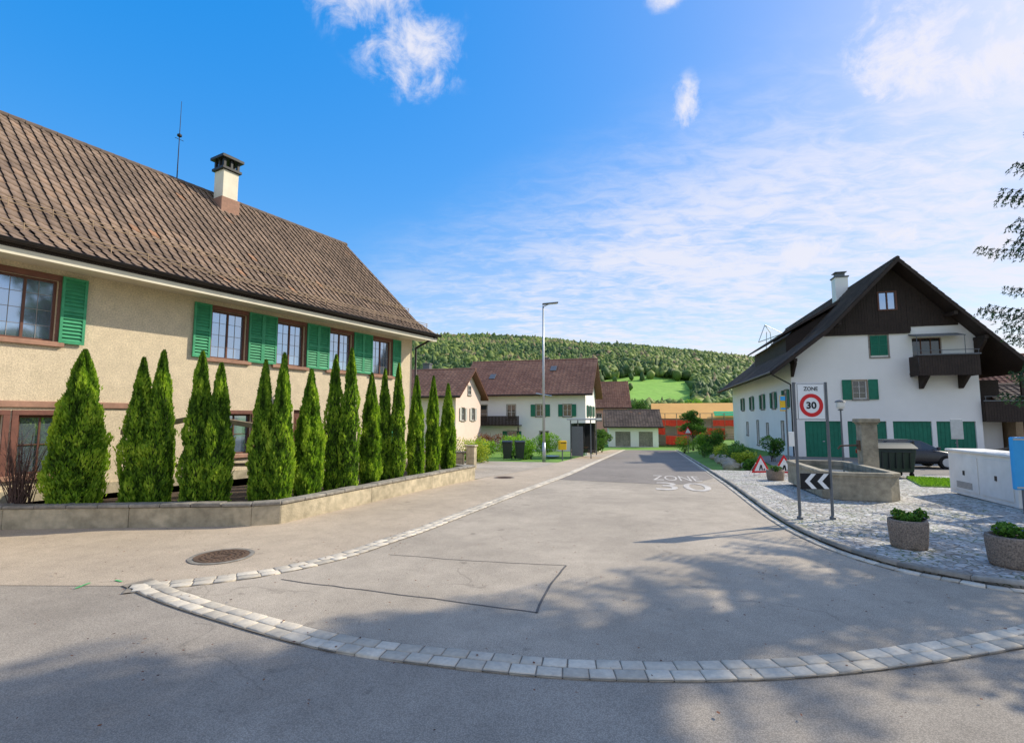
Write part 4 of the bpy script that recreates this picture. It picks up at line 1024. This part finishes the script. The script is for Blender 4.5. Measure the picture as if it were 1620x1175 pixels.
def fountain():
    o=thing('stone_fountain','long weathered stone fountain trough with square pillar','fountain',(8.15,13.35,.085),ROAD_ROT)
    L=4.1;W=1.78;c=.32;h=.70;t=.17
    def oct_(i,c_=None): 
        k=c if c_ is None else c_
        return [(k,i),(W-k,i),(W-i,k),(W-i,L-k),(W-k,L-i),(k,L-i),(i,L-k),(i,k)]
    O=oct_(0);I=oct_(t,c+.06)
    P=[(x,y,0) for x,y in O]+[(x,y,h-.10) for x,y in O]+[(x+(-.03 if x<W/2 else .03),y+(-.03 if y<L/2 else .03),h-.09) for x,y in O]+[(x+(-.03 if x<W/2 else .03),y+(-.03 if y<L/2 else .03),h) for x,y in O]+[(x,y,h) for x,y in I]+[(x,y,.15) for x,y in I]
    F=[]
    for r in range(5):
        for i in range(8): F.append((r*8+i,r*8+(i+1)%8,(r+1)*8+(i+1)%8,(r+1)*8+i))
    F.append(tuple(range(40,48)))
    MB().add(P,F).obj('trough',M['stone'],o,.02)
    MB().poly([(x,y,h-.14) for x,y in I]).obj('water',M['water'],o)
    px,py=W+.40,3.3
    MB().box(px-.27,py-.27,0,px+.27,py+.27,.55).box(px-.22,py-.22,.551,px+.22,py+.22,1.90).box(px-.25,py-.25,1.901,px+.25,py+.25,1.95).box(px-.29,py-.29,1.951,px+.29,py+.29,2.08).obj('pillar',M['stone'],o,.03)
    MB().cyl((px-.22,py,1.25),(px-.75,py,1.22),.03,.025).cyl((px-.75,py,1.22),(px-.82,py,1.12),.025).obj('spout',M['iron'],o)
    MB().box(px-.27,py-.1,1.10,px-.222,py+.1,1.4).obj('spout_plate',M['iron'],o)
fountain()
def planter(x,y,r,h,n,lab,fl=True):
    o=thing('planter',lab,'planter',(x,y,g(x,y)+.085),random.random(),'round aggregate planters on the cobbles')
    MB().lathe((0,0,0),[(0,0),(r*.86,0),(r*.92,.05),(r*.97,h*.5),(r,h*.75),(r,h-.03),(r*.97,h),(r*.82,h),(r*.80,h-.07)],28).obj('pot',M['aggr'],o,smooth=True)
    MB().lathe((0,0,h-.07),[(r*.82,0),(0,.02)],20).obj('soil',M['soil'],o)
    bl=[((random.uniform(-.65,.65)*r,random.uniform(-.65,.65)*r,h+random.uniform(-.02,.10)),r*random.uniform(.2,.36)) for i in range(12)]
    leaf_blob('plants',bl,n,.055,M['leaf_dk'],o,.8)
    if fl: leaf_blob('flowers',[(b[0],b[1]*1.18) for b in bl[:8]],220,.035,M['flower'],o,.8)
planter(6.5,8.5,.275,.45,2400,'round exposed-aggregate planter with small violet flowers')
planter(7.18,7.45,.30,.43,2400,'round exposed-aggregate planter with low green plants')
planter(9.55,18.6,.3,.38,1400,'small concrete flower planter beside the fountain')

def cabinet():
    o=thing('utility_cabinet','low pale concrete utility cabinet with two doors','utility cabinet',(11.8,12.0,.085),ROAD_ROT)
    MB().box(0,0,0,.85,2.8,1.16).obj('body',M['cabinet'],o,.015)
    MB().box(-.05,-.05,1.161,.9,2.85,1.23).obj('top_slab',M['cabinet'],o,.02)
    for y in (.12,1.45):
        d=MB().box(-.022,y,.12,-.002,y+1.22,1.06).obj('door',M['cabinet'],o,.006)
        MB().box(-.04,y+.55,.55,-.023,y+.62,.67).obj('handle',M['black'],d)
    v=MB()
    for i in range(6): v.box(-.03,1.7,.2+i*.03,-.023,2.4,.213+i*.03)
    v.obj('vent',M['postgrey'],o)
cabinet()
def blueboard():
    o=thing('blue_panel','light blue plastic panel mounted on two short grey posts','panel',(11.12,11.35,.085),ROAD_ROT*.2)
    MB().box(0,0,.52,1.15,.09,1.68).obj('panel',M['blue'],o,.03)
    MB().box(.03,-.012,.55,1.12,-.002,.59).box(.03,-.012,1.61,1.12,-.002,1.65).obj('trim',M['metal'],o)
    for x in (.2,.9): MB().cyl((x,.05,0),(x,.05,.52),.03).obj('post',M['postgrey'],o)
blueboard()
def big_bin():
    x,y=13.55,18.9; o=thing('rubbish_container','dark grey four-wheeled rubbish container with curved lid','bin',(x,y,g(x,y)+.1),-.1)
    MB().add([(0.06,.06,.2),(1.24,.06,.2),(1.24,.84,.2),(.06,.84,.2),(-.02,-.02,1.05),(1.32,-.02,1.05),(1.32,.92,1.05),(-.02,.92,1.05)],[(3,2,1,0),(4,5,6,7),(0,1,5,4),(1,2,6,5),(2,3,7,6),(3,0,4,7)]).obj('body',M['bingreen'],o,.03)
    n=8;P=[(-.06,-.06+.98*(i/n),1.07+.20*math.sin(math.pi*i/n)) for i in range(n+1)]
    MB().prism(P,(1.42,0,0)).obj('lid',M['bingreen'],o,.01)
    r=MB()
    for i in range(5): r.box(.1+i*.24,-.035,.35,.14+i*.24,.03,.98)
    r.cyl((.15,-.09,.95),(1.15,-.09,.95),.02); r.obj('rib',M['binblack'],o)
    for a in (.12,1.18):
        for b in (.12,.78): MB().cyl((a-.03,b,.1),(a+.03,b,.1),.1,n=14).obj('wheel',M['tyre'],o)
big_bin()
def wheelie(x,y,rot,lab):
    o=thing('wheelie_bin',lab,'bin',(x,y,g(x,y)),rot,'wheelie bins at the driveway')
    MB().add([(.08,.1,.08),(.54,.1,.08),(.54,.6,.08),(.08,.6,.08),(0,0,1.12),(.62,0,1.12),(.62,.74,1.12),(0,.74,1.12)],[(3,2,1,0),(4,5,6,7),(0,1,5,4),(1,2,6,5),(2,3,7,6),(3,0,4,7)]).obj('body',M['binblack'],o,.02)
    MB().prism([(-.03,-.05,1.125),(-.03,.8,1.125),(-.03,.78,1.2),(-.03,.4,1.26),(-.03,0,1.2)],(.68,0,0)).obj('lid',M['binblack'],o,.02)
    for a in (.02,.56): MB().cyl((a,.62,.11),(a+.05,.62,.11),.11,n=16).obj('wheel',M['tyre'],o)
    MB().cyl((.05,.86,1.1),(.57,.86,1.1),.018).cyl((.08,.86,1.1),(.08,.72,1.06),.015).cyl((.54,.86,1.1),(.54,.72,1.06),.015).obj('handle',M['binblack'],o)
wheelie(-.65,33.6,-.1,'black wheelie bin with closed lid on the driveway'); wheelie(.25,33.9,.12,'black wheelie bin turned slightly on the driveway')
def postbox():
    x,y=3.3,33.5; o=thing('post_box','yellow post box on a short post','post box',(x,y,g(x,y)),.3)
    MB().cyl((0,0,0),(0,0,.7),.04).obj('post',M['postgrey'],o); b=MB().box(-.25,-.18,.7,.25,.18,1.3).obj('box',M['yellow'],o,.05)
    MB().box(-.2,-.186,1.12,.2,-.1805,1.17).obj('slot',M['black'],b)
postbox()
def shelter():
    x,y=4.2,37; o=thing('bus_shelter','grey steel and glass bus shelter with flat roof','bus shelter',(x,y,g(x,y)),ROAD_ROT)
    for a in (.05,1.5):
        for b in (.1,3.9): MB().cyl((a,b,0),(a,b,2.75),.04,n=10).obj('post',M['postgrey'],o)
    MB().box(-.2,-.15,2.75,1.95,4.15,2.87).obj('roof',M['metal'],o,.02)
    MB().box(.03,.15,.15,.06,3.85,2.5).obj('back_panel',M['glass_dk'],o); MB().box(.1,3.86,.15,1.45,3.89,2.5).obj('side_panel',M['glass_dk'],o)
    MB().box(.12,.1,.15,.95,.13,2.3).obj('poster_case',M['postgrey'],o,.01)
    MB().box(.15,.6,.42,.55,3.3,.47).obj('bench',M['sidewood'],o)
shelter()
def mirror():
    x,y=2.9,37.2; o=thing('traffic_mirror','round traffic mirror on a grey post seen from behind','traffic mirror',(x,y,g(x,y)))
    MB().cyl((0,0,0),(0,0,4.6),.04).obj('post',M['metal'],o)
    MB().lathe((0,0,0),[(0,.0),(.3,.03),(.55,.12),(.58,.14),(.58,.17),(0,.16)],28).obj('mirror_disc',M['metal'],o,smooth=True)
    d=o.children[-1]; d.rotation_euler=(math.radians(-85),0,.2); d.location=(0,-.1,4.5)
mirror()
def pier_wall(x,y,lab,L=2.4):
    o=thing('boundary_wall',lab,'wall',(x,y,g(x,y)),ROAD_ROT)
    MB().box(0,0,-.2,.4,.4,1.05).box(-.05,-.05,1.051,.45,.45,1.13).obj('pier',M['conc'],o,.02)
    mb=MB(); 
    for r in range(3):
        for i in range(int(L/.4)): mb.box(-L+i*.4+.005,.08,-.1+r*.28,-L+(i+1)*.4-.005,.32,.17+r*.28)
    mb.obj('wall_blocks',M['stone'],o,.015); MB().box(-L,.04,.745,0-.052,.36,.81).obj('coping',M['cope'],o,.01)
pier_wall(-2.2,24.5,'block-built garden wall with square pier at the driveway',3.0)
o=thing('retaining_wall','low white rendered wall in front of the hedge','wall',(6.3,44.3,g(6.3,44.3)),ROAD_ROT)
MB().box(0,0,-.6,.25,13,.75).obj('wall_body',M['white_b'],o,.02); MB().box(-.04,-.04,.752,.29,13.04,.82).obj('coping',M['cope'],o)

# ================================================================= CARS
def car(x,y,rot,paint,lab,L=4.3,W=1.78,H=1.46):
    o=thing('parked_car',lab,'car',(x,y,g(x,y)+.01),rot,'cars parked in front of the garages'); hw=W/2
    st=[(-L/2,.72,.42,.55),(-L/2+.06,.88,.28,.78),(-L/2+.5,.97,.2,.92),(-L*.18,1.0,.18,.96),(L*.1,1.0,.18,.96),(L/2-1.0,.98,.2,.90),(L/2-.3,.92,.24,.74),(L/2-.04,.8,.3,.62),(L/2,.7,.4,.52)]
    V=[];F=[]
    for (sx,k,zl,zb) in st:
        w=hw*k
        V+= [(sx,-w*.8,zl),(sx,-w,zl+.14),(sx,-w,(zl+zb)/2),(sx,-w*.96,zb-.06),(sx,-w*.82,zb),(sx,w*.82,zb),(sx,w*.96,zb-.06),(sx,w,(zl+zb)/2),(sx,w,zl+.14),(sx,w*.8,zl)]
    n=10
    for i in range(len(st)-1):
        for j in range(n): F.append((i*n+j,i*n+(j+1)%n,(i+1)*n+(j+1)%n,(i+1)*n+j))
    F+= [tuple(range(n)),tuple(range((len(st)-1)*n,len(st)*n))]
    b=MB().add(V,F).obj('body',paint,o,smooth=True); s=b.modifiers.new('s','SUBSURF'); s.levels=1; s.render_levels=2
    gl=[(-L/2+.35,.80,.90),(-L/2+.75,.68,H-.06),(-L*.05,.66,H-.03),(L*.06,.66,H-.05),(L*.25,.80,.92)]
    V=[];F=[]
    for (sx,k,z) in gl:
        w=hw*k; V+= [(sx,-hw*.83,.88),(sx,-w,z),(sx,w,z),(sx,hw*.83,.88)]
    for i in range(len(gl)-1):
        a=i*4;c=a+4; F+= [(a,a+1,c+1,c),(a+1,a+2,c+2,c+1),(a+2,a+3,c+3,c+2)]
    F+= [(0,1,2,3),(16,17,18,19)]
    MB().add(V,F).obj('window',M['glass_dk'],o,.03)
    V=[(sx+d,sg*hw*(k-.0),z+.012) for (sx,k,z),d in zip(gl[1:4],(0,0,0)) for sg in (-1,1)]
    MB().add(V,[(0,1,3,2),(2,3,5,4)]).obj('roof',paint,o,.01)
    for sg in (-1,1):
        MB().add([(gl[0][0],sg*hw*.84,.88),(gl[0][0]+.14,sg*hw*.84,.88),(gl[1][0]+.12,sg*hw*.70,gl[1][2]+.01),(gl[1][0],sg*hw*.70,gl[1][2]+.01)],[(0,1,2,3)]).obj('pillar',paint,o)
        MB().box(-.14,sg*hw*.79-.02,.9,-.06,sg*hw*.79+.02,1.3).obj('pillar',paint,o)
    for a in (-L/2+.8,L/2-.85):
        for sg in (-1,1):
            w=MB().cyl((a,sg*(hw-.2),.32),(a,sg*(hw+.01),.32),.32,n=24).obj('wheel',M['tyre'],o,.03)
            MB().cyl((a,sg*(hw+.005),.32),(a,sg*(hw+.02),.32),.2,n=16).obj('rim',M['metal'],w)
    for sg in (-1,1):
        MB().box(L/2-.2,sg*.62-.17,.55,L/2-.03,sg*.62+.17,.68).obj('headlight',M['signwhite'],o,.03)
        MB().box(-L/2-.01,sg*.66-.12,.6,-L/2+.12,sg*.66+.12,.82).obj('tail_light',M['lampred'],o,.03)
        MB().box(.75,sg*(hw+.06)-.08,.92,.87,sg*(hw+.06)+.08,1.04).obj('side_mirror',paint,o,.03)
    return o
car(19.4,25.0,ROAD_ROT+.05,M['car_dk'],'dark blue parked hatchback in front of green garage doors',4.0,1.72,1.38)
car(27.4,26.5,ROAD_ROT-.15+math.pi,M['car_dk'],'black parked estate car beside the white house')

# ================================================================= VEGETATION
spruce('tall dark green spruce with drooping boughs beside the pavement',14.35,10.9,17,3.2,3.2)
tree('large leafy tree standing at the edge of the street',14.6,6.0,13,3.6,M['leaf_dk'],21000,.19)
tree('tall leafy tree with a high crown beside the square',17.2,11.7,18,2.4,M['leaf_dk'],11000,.19,None,'deciduous_tree',.70)
bush('garden_bush','bright spring-green shrub in the front garden',.2,37.5,1.5,1.7,M['leaf'],3500,.12)
bush('garden_bush','yellow-green flowering shrub by the driveway wall',-2.6,30.5,1.3,1.5,M['leaf_yl'],3200,.11)
bush('garden_bush','bright green shrub beside the bus shelter',2.6,41,1.3,2.0,M['leaf'],3200,.12)
bush('garden_bush','loose green shrub next to the street lamp',1.3,35.5,.8,1.4,M['leaf'],2000,.1)
bush('garden_bush','dark green shrub near the rose coloured house',-5.2,38,1.8,1.7,M['leaf_dk'],3200,.12)
bush('garden_bush','reddish shrub below the balcony',-1.8,47,1.6,1.9,M['leaf_rd'],2500,.13)
bush('garden_bush','rounded green bush in the garden behind the bins',-2.4,40,1.2,1.3,M['leaf'],2500,.12)
bush('hedge','clipped dark green hedge above the low white wall',8.9,50.5,.75,2.4,M['leaf_dk'],9000,.12,'hedge',None,ROAD_ROT,6.5)
bush('hedge','low green hedge along the driveway',-4.6,28.6,1.6,.9,M['leaf_yl'],3000,.1,'hedge',None,.2,.6)
tree('small rounded green tree at the end of the street',20.6,58,4.9,1.7,M['leaf_dk'],9000,.16)
bush('garden_bush','young shrub with fresh green leaves at the verge',20.2,50.5,1.1,2.2,M['leaf'],3000,.12)
for x,y,h,r,m,l in ((17.2,46,1.7,1.0,'leaf_dk','rounded shrub along the front garden'),(15.2,38.5,2.3,.9,'leaf_dk','upright dark evergreen shrub by the white wall'),(14.6,35.2,1.2,.9,'leaf_yl','golden green low shrub on the rockery'),
    (13.9,31.6,1.3,1.0,'leaf_dk','green rockery shrub by the house entrance'),(13.4,29.2,.8,.7,'leaf_yl','low yellow-green rockery plant'),(15.6,41.5,2.0,1.0,'leaf','light green shrub by the house'),(17.6,52,2.0,1.2,'leaf','light green shrub at the verge'),(15.6,30.6,1.7,.7,'leaf_dk','dark shrub beside the house corner'),(12.2,25.6,.55,.6,'leaf_dk','low green ground plant by the kerb')):
    bush('rockery_shrub',l,x,y,r,h,M[m],2600,.10)
def rock(x,y,r):
    bm=bmesh.new(); bmesh.ops.create_icosphere(bm,subdivisions=2,radius=r)
    for v in bm.verts: v.co*=1+.3*mnoise.noise(v.co*2/r+Vector((x,y,0))); v.co.z*=.65
    me=bpy.data.meshes.new('boulder'); bm.to_mesh(me); bm.free(); me.materials.append(M['stone'])
    o=link(bpy.data.objects.new('boulder',me)); o.location=(x,y,g(x,y)+r*.25); tag(o,'rough grey garden boulder at the verge','rock','boulders along the verge')
for x,y,r in ((11.2,26.2,.45),(11.9,27.7,.35),(12.5,29.6,.5),(13.1,31.8,.4),(14.0,34.0,.5),(14.8,37,.45),(12.3,27,.3)): rock(x,y,r)
for x,y,h,r,m in ((46,108,8,3,'leaf_dk'),(9.5,88,6.5,2.6,'leaf'),(3,86,8,3.2,'leaf_dk'),(-9,72,7.5,3,'leaf'),(-16,60,8,3.3,'leaf_dk'),(40,112,8,3.6,'leaf'),(30,120,9,3.6,'leaf_dk'),(22,124,8,3.6,'leaf'),(46,56,8,3.2,'leaf_dk'),(44,38,7,3,'leaf'),(52,46,9,3.6,'leaf')):
    tree('leafy garden tree behind the village houses',x,y,h,r,M[m],5000,.3,'village trees')

# ================================================================= WORLD
el=math.radians(35); hx,hy=.92,.392
SUN=Vector((hx*math.cos(el),hy*math.cos(el),math.sin(el))).normalized()
def world():
    w=bpy.data.worlds.new('World'); S.world=w; w.use_nodes=True; t=w.node_tree; t.nodes.clear()
    sky=N(t,'ShaderNodeTexSky',sky_type='NISHITA'); sky.sun_disc=False; sky.sun_elevation=el; sky.sun_rotation=math.atan2(hx,hy)
    sky.air_density=1.0; sky.dust_density=.6; sky.ozone_density=2.5
    gm=N(t,'ShaderNodeGamma'); gm.inputs[1].default_value=.30; t.links.new(sky.outputs[0],gm.inputs[0])
    hs=N(t,'ShaderNodeHueSaturation'); hs.inputs['Hue'].default_value=.5; hs.inputs['Saturation'].default_value=1.8; hs.inputs['Value'].default_value=1.0; t.links.new(gm.outputs[0],hs.inputs['Color'])
    h2=N(t,'ShaderNodeHueSaturation'); h2.inputs['Hue'].default_value=.515; h2.inputs['Saturation'].default_value=1.85; h2.inputs['Value'].default_value=4.15; t.links.new(hs.outputs[0],h2.inputs['Color'])
    d=N(t,'ShaderNodeTexCoord').outputs['Generated']
    sep=N(t,'ShaderNodeSeparateXYZ'); t.links.new(d,sep.inputs[0]); X,Y,Z=sep.outputs
    zz=math_n(t,'ADD',math_n(t,'MAXIMUM',Z,0.0),.12)
    u=math_n(t,'DIVIDE',X,zz); v=math_n(t,'DIVIDE',Y,zz)
    cb=N(t,'ShaderNodeCombineXYZ'); t.links.new(u,cb.inputs[0]); t.links.new(v,cb.inputs[1])
    mp=N(t,'ShaderNodeMapping'); mp.inputs['Rotation'].default_value=(0,0,math.radians(38)); mp.inputs['Scale'].default_value=(.8,1.5,1); t.links.new(cb.outputs[0],mp.inputs[0])
    nb=N(t,'ShaderNodeTexNoise'); nb.inputs['Scale'].default_value=1.1; nb.inputs['Detail'].default_value=9; nb.inputs['Roughness'].default_value=.6; nb.inputs['Distortion'].default_value=.4; t.links.new(mp.outputs[0],nb.inputs['Vector'])
    nf=N(t,'ShaderNodeTexNoise'); nf.inputs['Scale'].default_value=9; nf.inputs['Detail'].default_value=8; nf.inputs['Roughness'].default_value=.65; nf.inputs['Distortion'].default_value=.6; t.links.new(mp.outputs[0],nf.inputs['Vector'])
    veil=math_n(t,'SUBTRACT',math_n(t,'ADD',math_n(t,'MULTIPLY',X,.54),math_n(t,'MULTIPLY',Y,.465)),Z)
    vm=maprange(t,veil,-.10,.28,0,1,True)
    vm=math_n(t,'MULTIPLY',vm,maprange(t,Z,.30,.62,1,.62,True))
    back=maprange(t,Y,.1,-.35,0,.95,True)  # unseen cloud cover behind the camera, added as neutral fill light for the shade
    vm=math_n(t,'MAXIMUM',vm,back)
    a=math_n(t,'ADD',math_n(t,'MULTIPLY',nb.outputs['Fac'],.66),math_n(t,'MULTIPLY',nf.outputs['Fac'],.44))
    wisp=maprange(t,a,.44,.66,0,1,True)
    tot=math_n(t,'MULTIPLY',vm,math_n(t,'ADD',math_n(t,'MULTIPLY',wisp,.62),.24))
    pn=N(t,'ShaderNodeTexNoise'); pn.inputs['Scale'].default_value=17; pn.inputs['Detail'].default_value=10; pn.inputs['Roughness'].default_value=.66; pn.inputs['Distortion'].default_value=.35; t.links.new(d,pn.inputs['Vector'])
    for (cx,cy,cz),sc,amp in (((-.215,1,.77),(1,1,1.3),.11),((-.31,1,.90),(.8,1,1.4),.10),((.36,1,.64),(1.7,1,1),.06),((.84,1,.76),(1,1,1.2),.12),((.60,1,.335),(.5,1,1.9),.09),((.80,1,.37),(.45,1,2.0),.07),((1.02,1,.75),(1,1,1.2),.12),((1.0,1,.36),(1,1,1.5),.08),((.33,1,.9),(1,1,1.6),.045)):
        c=Vector((cx,cy,cz)).normalized()
        s=N(t,'ShaderNodeVectorMath',operation='SUBTRACT'); t.links.new(d,s.inputs[0]); s.inputs[1].default_value=c
        m=N(t,'ShaderNodeVectorMath',operation='MULTIPLY'); t.links.new(s.outputs[0],m.inputs[0]); m.inputs[1].default_value=sc
        l=N(t,'ShaderNodeVectorMath',operation='LENGTH'); t.links.new(m.outputs[0],l.inputs[0])
        f=maprange(t,l.outputs['Value'],0,amp,.36,0)
        p=maprange(t,math_n(t,'ADD',f,pn.outputs['Fac']),.52,.88,0,.9,True)
        tot=math_n(t,'MAXIMUM',tot,math_n(t,'MULTIPLY',p,maprange(t,l.outputs['Value'],amp*.5,amp*1.15,1,0,True)))
    haze=maprange(t,Z,0,.24,.42,0,True)
    tot=math_n(t,'MAXIMUM',tot,haze,clamp=True)
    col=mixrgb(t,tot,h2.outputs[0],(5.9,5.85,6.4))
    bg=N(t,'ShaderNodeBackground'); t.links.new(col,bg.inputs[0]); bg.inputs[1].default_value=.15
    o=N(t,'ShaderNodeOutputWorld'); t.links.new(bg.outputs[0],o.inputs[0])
world()
sl=bpy.data.lights.new('sun','SUN'); sl.energy=5.0; sl.angle=math.radians(.5); sl.color=(1,.92,.76)
so=bpy.data.objects.new('sun',sl); so.rotation_euler=SUN.to_track_quat('Z','Y').to_euler(); link(so)
cam=bpy.data.cameras.new('camera'); cam.sensor_width=36; cam.lens=800/1620*36; cam.clip_end=6000; cam.clip_start=.05
co=bpy.data.objects.new('camera',cam); co.location=(0,0,2.2); co.rotation_euler=(math.radians(90+5.18),0,0); link(co); S.camera=co
S.view_settings.view_transform='Standard'; S.view_settings.look='None'; S.view_settings.exposure=0
